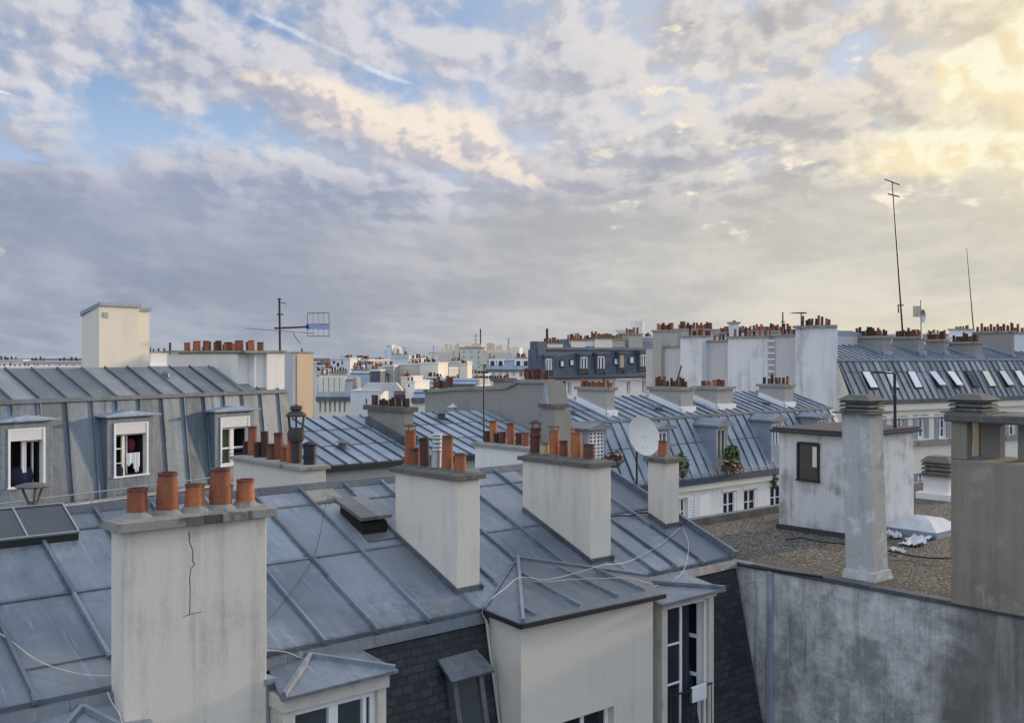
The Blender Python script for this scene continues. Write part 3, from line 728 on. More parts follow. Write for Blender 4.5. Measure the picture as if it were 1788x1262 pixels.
    d2.box(xa, xa+.10, b2, 9.2, -6.2, -3.14).box(xb-.10, xb, b2, 9.2, -6.2, -3.14).box(xa-.02, xb+.02, b2-.03, 9.2, -3.14, -3.05)
    dm = d2.build('tall_dormer', 'old_paint', T, bevel=.006)
    MB().box(xa+.10, xb-.10, 9.0, 9.02, -6.2, -3.14).build('dark_room', 'inside', dm)
    f = MB(); f.box(xa+.10, xa+.13, b2+.05, b2+.10, -6.2, -3.16).box(xa+.40, xa+.435, b2+.05, b2+.10, -6.2, -3.16).box(xa+.13, xa+.40, b2+.06, b2+.09, -3.66, -3.635).box(xa+.13, xa+.40, b2+.06, b2+.09, -4.16, -4.135)
    f.box(xb-.14, xb-.10, b2+.05, b2+.12, -6.2, -3.16).box(xa+.10, xb-.10, b2+.05, b2+.12, -3.19, -3.14)
    lf = lambda t: (lerp(xb-.145, xb-.20, t), lerp(b2+.12, b2+.5, t))
    for t0, t1 in ((0, .12), (.88, 1)): (u0, v0), (u1, v1) = lf(t0), lf(t1); f.hexa([(u0, v0, -6.2), (u1, v1, -6.2), (u1+.03, v1, -6.2), (u0+.03, v0, -6.2)], [(u0, v0, -3.2), (u1, v1, -3.2), (u1+.03, v1, -3.2), (u0+.03, v0, -3.2)])
    (u0, v0), (u1, v1) = lf(.12), lf(.88)
    for zz in (-3.25, -3.7, -4.2): f.hexa([(u0, v0, zz), (u1, v1, zz), (u1+.028, v1, zz), (u0+.028, v0, zz)], [(u0, v0, zz+.05), (u1, v1, zz+.05), (u1+.028, v1, zz+.05), (u0+.028, v0, zz+.05)])
    MB().hexa([(u0+.01, v0, -6.2), (u1+.01, v1, -6.2), (u1+.016, v1, -6.2), (u0+.016, v0, -6.2)], [(u0+.01, v0, -3.2), (u1+.01, v1, -3.2), (u1+.016, v1, -3.2), (u0+.016, v0, -3.2)]).build('open_pane', 'glass', dm)
    fo = f.build('window_frame', 'white_paint', dm)
    MB().box(xa+.13, xa+.40, b2+.07, b2+.08, -6.2, -3.16).build('pane', 'glass', fo)
    cu = MB(); n = 16
    for k in range(n):
        u0, u1 = xa+.46+.30*k/n, xa+.46+.30*(k+1)/n
        cu.poly([(u0, b2+.22+.03*math.sin(k*2.2), -6), (u1, b2+.22+.03*math.sin((k+1)*2.2), -6), (u1, b2+.22+.03*math.sin((k+1)*2.2), -3.2), (u0, b2+.22+.03*math.sin(k*2.2), -3.2)])
    cu.build('curtain', 'lilac', dm)
    wb2 = MB().box(xa+.52, xa+.80, b2-.06, b2-.02, -4.42, -4.22)
    wb2.build('white_panel', 'white_paint', dm, bevel=.01)
    rl = MB().tube([(xa+.09, b2-.04, -4.25), (xb-.09, b2-.04, -4.25)], .012, 6)
    for k in range(9): rl.tube([(xa+.12+k*.1, b2-.04, -4.25), (xa+.12+k*.1, b2-.04, -5.2)], .006, 5)
    rl.build('window_guard', 'black', dm)
    r2 = MB(); q0, q1 = V(xa-.14, b2-.10, -3.055), V(xb+.10, b2-.10, -3.045); q2, q3 = V(xb-.06, 8.97, EZ-.05), V(xa-.2, 8.97, EZ-.05)
    r2.slab([q0, q1, q2, q3], .03); ro = r2.build('dormer_roof', 'zinc', dm)
    MB().bar(q3+V(.2, 0, .0), q1+V(0, 0, .0), .045, .04).bar(q0+V(0, -.01, -.03), q1+V(0, -.01, -.03), .02, .035).build('hip_roll', 'batten', ro)
    # --- dormer low on the left
    b1_ = 8.47; z1_ = -3.10; l0, l1 = 4.53, 5.80
    d1 = MB(); xa, xb = 4.60, 5.73
    d1.box(xa, xa+.10, b1_+.03, 9.1, -6, z1_-.17).box(xb-.10, xb, b1_+.03, 9.1, -6, z1_-.17).box(xa-.02, xb+.02, b1_, 9.1, z1_-.17, z1_-.03)
    dm = d1.build('dormer', 'old_paint', T, bevel=.008)
    MB().box(xa+.1, xb-.1, b1_+.5, b1_+.52, -6, z1_-.17).build('dark_room', 'inside', dm)
    wf = window(dm, b1_+.12, xa+.10, xb-.10, -6, z1_-.19, .055, 0, (), pane='glass_grey', name='window_frame')
    ms = MB()
    for x in (xa+.10+.42, xa+.10+.47): ms.box(x-.02, x+.03, b1_+.07, b1_+.16, -6, z1_-.24)
    ms.box(xb-.25, xb-.21, b1_+.07, b1_+.16, -6, z1_-.24); ms.build('mullion', 'white_paint', wf)
    A = V(5.13, 8.94, -2.955); q0, q1 = V(l0, b1_-.06, z1_), V(l1, b1_-.06, z1_+.01)
    rr = MB().slab([q0, q1, A], .03, rnd=.7).slab([q0, A, V(4.70, 9.0, -2.97)], .03, rnd=.3).slab([q1, V(5.72, 9.0, -2.99), A], .03, rnd=.4)
    ro = rr.build('dormer_roof', 'zinc', dm)
    MB().bar(A+V(0, 0, .0), q0+V(.03, .02, .0), .06, .05, (0, -.3, 1), .9, .6).bar(A+V(0, 0, .0), q1+V(-.02, .02, .0), .05, .045, (0, -.3, 1), .8, .6).bar(q0+V(0, -.01, -.03), q1+V(0, -.01, -.03), .02, .03).build('hip_roll', 'batten', ro)
    # second dormer roof at the very bottom left
    A = V(2.95, 8.93, -2.975); q0, q1 = V(2.2, 8.30, -3.30), V(3.45, 8.30, -3.30)
    dm = MB().box(2.32, 3.36, 8.4, 9.0, -6, -3.33).build('dormer', 'old_paint', T)
    ro = MB().slab([q0, q1, A], .03).slab([q0, A, V(2.3, 8.98, -3.0)], .03, rnd=.3).slab([q1, V(3.45, 8.98, -3.0), A], .03, rnd=.6).build('dormer_roof', 'zinc', dm)
    MB().bar(A, q0, .06, .05, (0, -.3, 1), .8, .6).bar(A, q1, .06, .05, (0, -.3, 1), .8, .6).build('hip_roll', 'batten', ro)
    # --- narrow roof window in the slates
    ms_b = lambda z: 8.98-.22*(EZ-.10-z)
    hw = MB(); x0, x1 = 6.74, 7.16
    for (u0, u1, v0, v1) in ((x0, x0+.06, -4.06, -3.44), (x1-.06, x1, -4.06, -3.44), (x0, x1, -4.10, -4.04), (x0, x1, -3.5, -3.44)):
        hw.hexa([(u0, ms_b(v0)-.12, v0), (u1, ms_b(v0)-.12, v0), (u1, ms_b(v0)+.1, v0), (u0, ms_b(v0)+.1, v0)], [(u0, ms_b(v1)-.12, v1), (u1, ms_b(v1)-.12, v1), (u1, ms_b(v1)+.1, v1), (u0, ms_b(v1)+.1, v1)])
    hw = hw.build('roof_window', 'lead', T)
    MB().hexa([(x0+.06, ms_b(-4.04)-.09, -4.04), (x1-.06, ms_b(-4.04)-.09, -4.04), (x1-.06, ms_b(-4.04)-.05, -4.04), (x0+.06, ms_b(-4.04)-.05, -4.04)], [(x0+.06, ms_b(-3.5)-.09, -3.5), (x1-.06, ms_b(-3.5)-.09, -3.5), (x1-.06, ms_b(-3.5)-.05, -3.5), (x0+.06, ms_b(-3.5)-.05, -3.5)]).build('pane', 'glass_grey', hw)
    MB().slab([(x0-.10, 8.62, -3.44), (x1+.07, 8.62, -3.43), (x1+.04, 8.95, -3.24), (x0-.07, 8.95, -3.25)], .03).build('hood', 'lead', hw)
    # --- skylights in the zinc
    def skyl(x0, x1, y0, y1, lift, bars, glass, fm, name, slope=0):
        P = lambda a, b, l: V(a, b, roofz(b)+l)
        cb = MB().hexa([P(x0, y0, -.05), P(x1, y0, -.05), P(x1, y1, -.05), P(x0, y1, -.05)], [P(x0, y0, lift), P(x1, y0, lift), P(x1, y1, lift+slope), P(x0, y1, lift+slope)])
        o = cb.build(name, 'black', T); n = (0, -.37, .93); e = .02
        fmb = MB()
        for k in range(bars+1):
            a = lerp(x0, x1, k/bars); fmb.bar(P(a, y0-.01, lift), P(a, y1+.01, lift+slope), .018, .022, n)
        fmb.bar(P(x0, y0, lift), P(x1, y0, lift), .018, .022, n).bar(P(x0, y1, lift+slope), P(x1, y1, lift+slope), .018, .022, n)
        fmb.build('frame', fm, o)
        MB().slab([P(x0+e, y0+e, lift+.008), P(x1-e, y0+e, lift+.008), P(x1-e, y1-e, lift+slope+.008), P(x0+e, y1-e, lift+slope+.008)], .012).build('pane', glass, o)
        return o
    skyl(2.16, 3.68, 11.24, 11.78, .08, 3, 'glass_sky', 'rail', 'skylight', .02)
    for (x0, x1, bq) in ((2.63, 3.30, 9.39), (3.36, 4.0, 9.36)): MB().slab([(x0, bq-.012, roofz(bq-.012)+.016), (x1, bq-.012, roofz(bq-.012)+.016), (x1, bq+.012, roofz(bq+.012)+.008), (x0, bq+.012, roofz(bq+.012)+.008)], .02).build('lap_joint', 'lead', roof)
    # hatch beside the second stack, its rusty lid propped up
    P = lambda a, b, l: V(a, b, roofz(b)+l)
    x0, x1, y0, y1 = 6.84, 7.20, 10.66, 11.18
    hb = MB().hexa([P(x0, y0, -.05), P(x1, y0, -.05), P(x1, y1, -.05), P(x0, y1, -.05)], [P(x0, y0, .13), P(x1, y0, .13), P(x1, y1, .13), P(x0, y1, .13)]).build('roof_hatch', 'soot', T)
    ld = MB()
    for (u0, u1) in ((x0-.05, (x0+x1)/2-.004), ((x0+x1)/2+.004, x1+.04)): ld.slab([P(u0, y0-.05, .24), P(u1, y0-.05, .24), P(u1, y1+.05, .16), P(u0, y1+.05, .16)], .045, rnd=random.random())
    ld.build('hatch_lid', m_zinc('rusty_zinc', (.085, .085, .085), (.22, .215, .205), stain=(.17, .12, .08), stain_amt=.6, metal=.1), hb)
    MB().bar(P(x0-.02, y0-.09, .0), P(x1+.02, y0-.09, .0), .16, .015, (0, -.37, .93)).build('apron', 'lead', hb)
    # vent with flat hat behind the ridge, far left
    g = fr.on_b(58, 885, 12.1); zh = fr.on_b(58, 850, 12.1).z; vt = MB().lathe((g.x, 12.1, -2.0), [(.075, 0), (.06, 2.0+g.z+.06)], 12)
    for k in range(3):
        t = k*2.1+.4; vt.tube([(g.x+.05*math.cos(t), 12.1+.05*math.sin(t), g.z+.04), (g.x+.13*math.cos(t), 12.1+.13*math.sin(t), zh+.01)], .014, 6)
    vt.lathe((g.x, 12.1, zh), [(.18, 0), (.19, .015), (.11, .04), (.02, .05)], 14)
    vt.build('vent_cowl', 'stone_dark', T)
    # soot streaks below the left skylight and torn lead at the chimney foot
    return T
front_house()

# ================================================================== flat roofed block with gravel, on the right
def flat_block():
    fr = F_CITY; Z = -2.95; A = 12.05
    T = thing('flat_roof_block', 'flat gravel roofed block behind a stained concrete wall', 'building', fr, (17, 6, GZ))
    w = MB(); w.poly([(A, 9.35, GZ), (A, -3, GZ), (A, -3, Z), (A, 9.35, Z)]).poly([(A, 11.55, GZ), (22.6, 11.55, GZ), (22.6, 11.55, Z), (A, 11.55, Z)]).poly([(22.6, 11.55, GZ), (22.6, -3, GZ), (22.6, -3, Z), (22.6, 11.55, Z)]).poly([(A, 9.35, GZ), (A, 9.35, Z), (A, 11.55, Z), (A, 11.55, GZ)])
    w.build('wall', 'stained', T)
    MB().box(A+.1, 22.5, -3, 11.45, Z-.3, Z-.03).build('gravel_roof', 'gravel', T)
    cp = MB()
    for k in range(16):
        y0, y1 = lerp(-3, 11.45, k/16), lerp(-3, 11.45, (k+1)/16)-.004; cp.box(A-.025, A+.13, y0, y1, Z-.04, Z+.012+random.uniform(0, .006), random.random())
    cp.box(A-.02, 22.6, 11.452, 11.6, Z-.05, Z+.10); cp.build('coping', 'lead', T)
    # pale pipe band and rail beside the slates
    MB().box(A-.05, A-.004, 8.385, 8.47, GZ, Z-.03).build('drain_pipe', 'zinc_far', T, bevel=.01)
    MB().tube([(A-.05, 9.02, Z-.02), (A-.04, 8.5, Z-.01), (A-.03, 7.6, Z+.03)], .014, 6).build('conduit', 'black', T)
    # stair tower
    a0, a1, b0, b1, zt = 15.12, 17.0, 8.95, 10.42, -1.32
    t = MB(); hw = []
    t.box(a0, a1, b0, b1, Z-.05, zt)
    tw = t.build('stair_tower', 'white_dirty', T, bevel=.02)
    MB().box(a0-.12, a1+.10, b0-.10, b1+.10, zt-.002, zt+.05).box(a0-.09, a1+.07, b0-.07, b1+.07, zt+.0505, zt+.085).build('roof_slab', 'roofing', tw, bevel=.01)
    MB().box(a0-.05, a1+.02, b0-.05, b1+.02, Z-.04, Z+.05).build('upstand', 'roofing', tw)
    wz0, wz1, wb0, wb1 = -2.09, -1.48, 9.63, 10.02
    fm = MB().box(a0-.035, a0-.004, wb0-.02, wb0+.015, wz0, wz1).box(a0-.035, a0-.004, wb1-.015, wb1+.02, wz0, wz1).box(a0-.035, a0-.004, wb0, wb1, wz1-.015, wz1+.02).box(a0-.05, a0-.004, wb0-.03, wb1+.03, wz0-.03, wz0)
    fo = fm.build('window', 'dark_metal', tw)
    MB().box(a0-.012, a0-.004, wb0+.012, wb1-.012, wz0, wz1).build('pane', 'glass_grey', fo)
    MB().box(a0-.02, a0-.0125, wb0+.03, wb0+.11, wz0+.22, wz1-.05).build('blind', 'plaster_warm', fo)
    # concrete flue with louvred cowl
    def cowl(parent, a0, a1, b0, b1, z, h, name='cowl'):
        m = MB(); e = .035
        m.box(a0-.10, a1+.10, b0-.10, b1+.10, z, z+.02)
        m.box(a0+.03, a1-.03, b0+.03, b1-.03, z+.02, z+h*.75)
        for k in range(3):
            zz = z+.03+h*.22*k; m.hexa([(a0-e, b0-e, zz), (a1+e, b0-e, zz), (a1+e, b1+e, zz), (a0-e, b1+e, zz)], [(a0-.01, b0-.01, zz+h*.15), (a1+.01, b0-.01, zz+h*.15), (a1+.01, b1+.01, zz+h*.15), (a0-.01, b1+.01, zz+h*.15)])
        zz = z+h*.70; m.hexa([(a0-e*1.6, b0-e*1.6, zz), (a1+e*1.6, b0-e*1.6, zz), (a1+e*1.6, b1+e*1.6, zz), (a0-e*1.6, b1+e*1.6, zz)], [(a0+.06, b0+.06, z+h), (a1-.06, b0+.06, z+h), (a1-.06, b1-.06, z+h), (a0+.06, b1-.06, z+h)])
        return m.build(name, 'stone_dark', parent, bevel=.004)
    a0, a1, b0, b1, zt = 12.47, 12.86, 7.13, 7.53, -.78
    fl = MB().hexa([(a0, b0, Z-.05), (a1, b0, Z-.05), (a1, b1, Z-.05), (a0, b1, Z-.05)], [(a0+.015, b0+.08, zt), (a1-.005, b0+.08, zt), (a1-.005, b1+.08, zt), (a0+.015, b1+.08, zt)]).build('concrete_flue', 'concrete', T, bevel=.01)
    MB().box(a0-.05, a1+.05, b0-.05, b1+.05, Z-.04, Z+.09, taper=.03).build('collar', 'concrete', fl, bevel=.008)
    cowl(fl, a0+.02, a1-.01, b0+.09, b1+.07, zt, .25)
    # big rendered stack at the edge, open below its rough slab
    zs, zo = -.79, -1.235; a0, a1, b1, b0 = 12.0, 12.85, 5.86, 3.0
    m = MB(); m.box(a0, a1, b0, b1, Z-.005, zo).box(a0, a0+.16, 5.665, b1, zo, zs).box(a1-.16, a1, 5.665, b1, zo, zs)
    sk = m.build('rendered_stack', 'cement', T, bevel=.012)
    pr = MB()
    for px0, px1, aa in ((1713, 1746, 12.5), (1777, 1800, 12.45)):
        y1_, y0_ = fr.on_a(px0, 760, aa).y, fr.on_a(px1, 760, aa).y; pr.box(aa, aa+.14, y0_, y1_, zo-.02, zs)
    y1_, y0_ = fr.on_a(1699, 760, 12.62).y, fr.on_a(1709, 760, 12.62).y
    pr.build('pier', 'plaster_drab', sk)
    MB().box(12.62, 12.85, y0_, y1_, zo-.02, zs).build('pale_pier', 'plaster_ochre', sk)
    MB().box(a0-.06, a1+.08, b0, b1+.06, zs, zs+.10).build('slab', 'stone_dark', sk, bevel=.02)
    y0_, y1_ = fr.on_a(1718, 700, 12.1).y, fr.on_a(1660, 700, 12.1).y
    cowl(sk, 12.08, 12.45, y0_+.02, y1_-.02, zs+.10, .23)
    # louvred vent far back
    a0, a1, b0, b1 = 20.6, 21.1, 10.1, 10.65
    vt = MB().box(a0, a1, b0, b1, Z-.05, -2.5).box(a0-.12, a1+.1, b0-.12, b1+.1, Z-.05, Z+.1).build('roof_vent', 'white', T, bevel=.01)
    cowl(vt, a0, a1, b0, b1, -2.5, .4)
    # pyramid roof light
    c = fr.on_z(1612, 927, Z); s = .46
    rl = MB().box(c.x-s, c.x+s, c.y-s, c.y+s, Z-.04, Z+.07).build('roof_light', 'zinc_far', T)
    dm = MB(); n = 5; q = [(c.x-s, c.y-s), (c.x+s, c.y-s), (c.x+s, c.y+s), (c.x-s, c.y+s)]
    ap = V(c.x, c.y, Z+.27); ring = []
    for k in range(4):
        p0, p1 = V(*q[k], Z+.075), V(*q[(k+1) % 4], Z+.075)
        for j in range(n):
            u, v = p0.lerp(p1, j/n), p0.lerp(p1, (j+1)/n); mu, mv = u.lerp(ap, .5)+V(0, 0, .055), v.lerp(ap, .5)+V(0, 0, .055)
            dm.poly([u, v, mv, mu]).poly([mu, mv, ap])
    dm.build('dome', 'sheet', rl)
    return T
flat_block()
def crumpled(name, label, fr, c, la, lb, mat, seed, hgt=.06):
    rnd = random.Random(seed); m = MB(); n, k = 12, 7; g = {}
    for i in range(n+1):
        for j in range(k+1):
            u, v = i/n-.5, j/k-.5
            g[i, j] = V(c.x+u*la+rnd.uniform(-.02, .02), c.y+v*lb*(1-.5*abs(u))+rnd.uniform(-.02, .02)+.1*math.sin(u*5), c.z+.01+hgt*abs(math.sin(i*1.9+j*1.3+rnd.random()))*rnd.random())
    for i in range(n):
        for j in range(k): m.poly([g[i, j], g[i+1, j], g[i+1, j+1], g[i, j+1]])
    return single(name, label, 'sheet', fr, c, m, mat)
crumpled('plastic_sheet', 'crumpled white plastic sheet lying before the pyramid roof light', F_CITY, F_CITY.on_z(1600, 946, -2.97), .9, .35, 'sheet', 3)
crumpled('plastic_sheet', 'small torn scrap of white plastic left of the pyramid roof light', F_CITY, F_CITY.on_z(1560, 936, -2.97), .36, .25, 'sheet', 9, .09)
crumpled('plastic_sheet', 'grey plastic scrap on the gravel by the flue', F_CITY, F_CITY.on_z(1568, 962, -2.97), .3, .2, 'sheet', 12, .05)
def gravel_wire(name, label, px, seed):
    rnd = random.Random(seed); p = [F_CITY.on_z(x, y, -2.965)+V(0, 0, .02+rnd.uniform(0, .03)) for x, y in px]
    return single(name, label, 'cable', F_CITY, p[0], MB().tube(p, .013, 5), 'black', smooth=True)
gravel_wire('cable', 'black cable loosely laid on the gravel before the stair tower', [(1372, 945), (1400, 943), (1425, 949), (1450, 950), (1474, 953), (1490, 956)], 1)
gravel_wire('cable', 'black cable on the gravel between the flue and the rendered stack', [(1542, 966), (1565, 969), (1592, 973), (1620, 976), (1648, 980), (1672, 979)], 2)

# ================================================================== mansard house on the left
def left_house():
    fr = F_LEFT
    T = thing('mansard_house', 'mansard house clad in streaked zinc, three white windows with roller shutters', 'house', fr, fr.on_y(218, 900, 22.5)*1.0)
    ORG[T.name] = Vector(ORG[T.name])
    br = fr.on_y(218, 693, 22.4); BB, BZ = br.y, br.z
    mm = 8.0                                              # mansard steepness
    ft = fr.plane(218, 866, BB, BZ, mm); FB, FZ = ft.y, ft.z
    um = .50; rg = fr.plane(218, 641, BB, BZ, um); RB_, RZ_ = rg.y, rg.z
    onb = lambda px: fr.on_b(px, 690, BB).x
    aL, aR = onb(-90), onb(503)
    s0, s1 = onb(20), onb(455); sp = (s1-s0)/11
    seams = [s0+sp*k for k in range(-2, 13) if s0+sp*k < aR-.05]
    up = zinc_roof(T, 'upper_roof', aL, aR, BB-.03, BZ+.01, RB_, RZ_, seams, mat='zinc_dull', bmat='lead', bw=.032, bh=.04, sub=2)
    zinc_roof(T, 'rear_roof', aL, aR, RB_+4, RZ_-2, RB_+.003, RZ_-.004, [])
    wins = [(12, 77, 747, 848), (197, 257, 737, 829), (383, 434, 727, 810)]
    D = []
    for (x0, x1, y0, y1) in wins:
        p0, p1 = fr.on_b(x0, y1, FB-.02), fr.on_b(x1, y1, FB-.02); z1 = fr.on_b((x0+x1)/2, y0, FB-.02).z; D.append((p0.x, p1.x, (p0.z+p1.z)/2, z1))
    ms = [s for s in seams]
    ends = {}; hol = []; tz = lambda z: (z-FZ)/(BZ-FZ)
    for (x0, x1, z0, z1) in D:
        hol.append((x0, x1, max(0, tz(z0)), tz(z1)))
        for s_ in seams:
            if x0-.2 < s_ < x1+.2: ends[s_] = (tz(z1+.26), 1.0)
    m = zinc_roof(T, 'mansard', aL, aR, FB, FZ, BB, BZ, ms, mat='zinc_mansard', bmat='zinc_mansard', bw=.03, bh=.035, sub=1, ends=ends, holes=hol)
    MB().box(aL, aR+.02, BB-.07, BB+.02, BZ-.05, BZ+.035).build('break_roll', 'batten', T)
    MB().box(aL, aR, FB-.5, RB_+4, GZ, FZ-.12).box(aL, aR, FB-.05, RB_+3.9, FZ-.11, FZ-.02).build('wall', 'plaster_warm', T)
    MB().poly([(aR, FB, FZ), (aR, BB, BZ), (aR, RB_, RZ_), (aR, RB_+4, RZ_-2), (aR, RB_+4, FZ)]).build('gable', 'zinc_mansard', T)
    MB().box(aL, aR, FB-.45, FB-.02, FZ-.118, FZ-.04).build('gutter_shelf', 'lead', T)
    for k, (x0, x1, z0, z1) in enumerate(D):
        e = .16; bf = FB-.05
        ch = MB(); xm = (x0+x1)/2
        ch.box(x0-e, x0, bf, BB, z0-.45, z1+.13).box(x1, x1+e, bf, BB, z0-.45, z1+.13).box(x0, x1, bf, BB, z1, z1+.13).box(x0, x1, bf, BB, z0-.45, z0-.03)
        d = ch.build('dormer', 'zinc_mansard', T, bevel=.01)
        h = MB(); hz = z1+.13; h.hexa([(x0-e-.10, bf-.12, hz), (x1+e+.10, bf-.12, hz), (x1+e+.10, BB, hz), (x0-e-.10, BB, hz)], [(x0-e-.10, bf-.12, hz+.035), (x1+e+.10, bf-.12, hz+.035), (x1+e+.10, BB, hz+.035), (x0-e-.10, BB, hz+.035)])
        h.hexa([(x0-e-.08, bf-.10, hz+.036), (x1+e+.08, bf-.10, hz+.036), (x1+e+.08, BB+.03, hz+.036), (x0-e-.08, BB+.03, hz+.036)], [(xm-.02, bf-.02, hz+.12), (xm+.02, bf-.02, hz+.12), (xm+.02, BB+.05, hz+.12), (xm-.02, BB+.05, hz+.12)])
        h.build('hood', 'zinc_far', d, bevel=.008)
        f = .045; wf = MB(); pb = bf-.02
        wf.box(x0, x0+f, pb, bf+.12, z0, z1).box(x1-f, x1, pb, bf+.12, z0, z1).box(x0+f, x1-f, pb, bf+.12, z1-.03, z1).box(x0-.02, x1+.02, pb-.02, bf+.12, z0-.03, z0)
        wfo = wf.build('window_frame', 'white_paint', d)
        sh = MB(); hs = (z1-z0)*.19; zz = z1-.03
        for j in range(5): sh.box(x0+f, x1-f, pb+.012, pb+.05, zz-hs*(j+1)/5+.004, zz-hs*j/5)
        sh.build('roller_shutter', 'shutter', d)
        MB().box(x0+f, x1-f, bf+.62, bf+.64, z0, z1).box(x0+f, x0+f+.01, bf+.12, bf+.62, z0, z1).box(x1-f-.01, x1-f, bf+.12, bf+.62, z0, z1).box(x0+f, x1-f, bf+.12, bf+.62, z0-.01, z0).build('dark_room', 'inside', d)
        ca = MB(); zt = zz-hs
        if k == 0:      # one leaf ajar
            u = lerp(x0, x1, .52); ca.box(u-.04, u+.04, bf+.10, bf+.16, z0, zt).box(lerp(x0, x1, .80), lerp(x0, x1, .84), bf+.2, bf+.24, z0, zt).box(u, x1-f, bf+.13, bf+.15, zt-.04, zt)
        elif k == 1:
            u = lerp(x0, x1, .36); ca.box(u-.03, u+.03, bf+.10, bf+.15, z0, zt).box(x0+f, u, bf+.11, bf+.14, zt-.04, zt)
            for t in (.30, .65): ca.box(x0+f, u, bf+.11, bf+.14, lerp(z0, zt, t)-.012, lerp(z0, zt, t)+.012)
            u2 = lerp(x0, x1, .62); ca.box(u2-.02, u2+.02, bf+.3, bf+.34, z0, zt).box(x0+f, x1-f, bf+.11, bf+.15, zt-.035, zt)
        else:
            u = lerp(x0, x1, .47); ca.box(u-.055, u+.055, bf+.08, bf+.13, z0, zt).box(x0+f, x1-f, bf+.09, bf+.12, zt-.05, zt)
            ca.box(x0+f, x1-f, bf+.09, bf+.12, lerp(z0, zt, .44)-.02, lerp(z0, zt, .44)+.02).box(x0+f, x1-f, bf+.09, bf+.12, z0, z0+.04)
        ca.build('casement', 'white_paint', wfo)
        if k == 2:
            MB().box(x0+f, lerp(x0, x1, .47), bf+.16, bf+.17, z0, zt).build('blind', 'green', wfo)
            gr = MB()
            for j in range(4): gr.tube([(x0, bf-.05-.02*j, z0+.09+.09*j), (x1+.12, bf-.05-.02*j, z0+.09+.09*j)], .008, 5)
            gr.build('window_guard', 'black', d)
        if k == 0:
            MB().lathe((lerp(x0, x1, .55), bf+.35, z0), [(.26, 0), (.28, .18), (.24, .32), (.10, .36)], 12).build('dark_bundle', 'navy', d, smooth=True)
        if k == 1:
            MB().lathe((lerp(x0, x1, .25), bf+.14, z0), [(.10, 0), (.10, .15), (.06, .2)], 10).build('dark_bundle', 'navy', d, smooth=True)
            MB().lathe((lerp(x0, x1, .76), bf+.32, lerp(z0, zt, .52)), [(.04, 0), (.09, .06), (.10, .2), (.06, .3)], 10).build('red_cushion', 'red', d, smooth=True)
    W1 = D[1]; x0, x1, z0, z1 = W1; bf = FB-.05
    ln = MB(); n = 10
    for k in range(n):
        u0, u1 = lerp(x0+.30, x0+.62, k/n), lerp(x0+.30, x0+.62, (k+1)/n); w = lambda j: bf-.03+.018*math.sin(j*1.9)
        zt = z0+.48; dr = [.24, .27, .24, .20, .22, .34, .40, .42, .40, .30][k]
        ln.poly([(u0, w(k), zt-dr), (u1, w(k+1), zt-dr-.01), (u1, w(k+1), zt), (u0, w(k), zt)])
    single('hanging_cloth', 'white cloth hung out of the middle shuttered window', 'laundry', fr, V(x0+.45, bf, z0+.3), ln, 'linen')
    # guard rail along the foot
    gr = MB(); gb = FB-.42
    for h in (.10, .27): gr.tube([(aL, gb, FZ+h-.04), (aR, gb, FZ+h-.04)], .014, 6)
    n = 17
    for k in range(n+1):
        a = lerp(aL, aR, k/n); gr.tube([(a, gb, FZ-.1), (a, gb, FZ+.24)], .011, 5)
    gr.build('guard_rail', 'rail', T)
    g = fr.plane(289, 657, BB, BZ, um); MB().lathe(g+V(0, 0, -.02), [(.11, 0), (.10, .08), (.02, .14)], 10).build('roof_vent', 'lead', T)
    # white block on the ridge with a sloping side
    tb = RB_+.15; P = lambda px, py: fr.on_b(px, py, tb)
    l, c, r = fr.on_b(143, 556, tb+.9), P(173, 534), P(243, 536); z0 = RZ_-1.0; lb = fr.on_b(143, 556, tb+1.6)
    tw = MB(); dpt = 1.6
    tw.hexa([(l.x, tb+.9, z0), (c.x, tb, z0), (r.x, tb, z0), (r.x, tb+dpt, z0), (lb.x, tb+dpt, z0)], [(l.x, tb+.9, l.z+.07), (c.x, tb, c.z), (r.x, tb, c.z), (r.x, tb+dpt, c.z), (lb.x, tb+dpt, l.z+.07)])
    t2 = fr.on_b(261, 545, tb+.35); tw.box(r.x+.001, t2.x, tb+.35, tb+dpt-.01, z0, t2.z+.02)
    two = tw.build('white_block', 'plaster_warm', T)
    MB().hexa([(l.x-.05, tb+.87, l.z+.072), (c.x-.02, tb-.05, c.z+.002), (r.x+.03, tb-.05, c.z+.002), (r.x+.03, tb+dpt, c.z+.002), (lb.x-.05, tb+dpt, l.z+.072)], [(l.x-.05, tb+.87, l.z+.16), (c.x-.02, tb-.05, c.z+.09), (r.x+.03, tb-.05, c.z+.09), (r.x+.03, tb+dpt, c.z+.09), (lb.x-.05, tb+dpt, l.z+.16)]).box(r.x+.031, t2.x+.03, tb+.3, tb+dpt-.01, t2.z+.022, t2.z+.10).build('cornice', 'zinc_far', two)
    v = P(184, 550); gt = MB().box(v.x-.06, v.x+.06, tb-.02, tb-.003, v.z-.06, v.z+.06).build('grille', 'sage', two)
    # gable stack carrying a row of pots
    def wh(w, p): return w*(p.x*fr.s+p.y*fr.c)/FPX
    a0 = aR-.62; b0 = BB+.04
    zt_ = fr.on_b(470, 612, b0).z
    sx = [fr.on_b(x, 640, b0).x for x in (430, 449, 466, 497)]
    wl = MB(); bk = RB_+1.8
    wl.box(sx[1], sx[3]-.02, b0+.10, bk, BZ-.2, zt_-.06).box(sx[0], sx[1]-.001, b0+.32, bk, BZ-.2, zt_-.08).box(sx[2], sx[3], b0, b0+.099, BZ-.2, zt_-.06)
    st = wl.build('chimney', 'white', T, bevel=.01)
    cp = MB().box(sx[0]-.05, sx[3]+.05, b0-.05, bk+.1, zt_-.06, zt_).build('coping', 'stone', st)
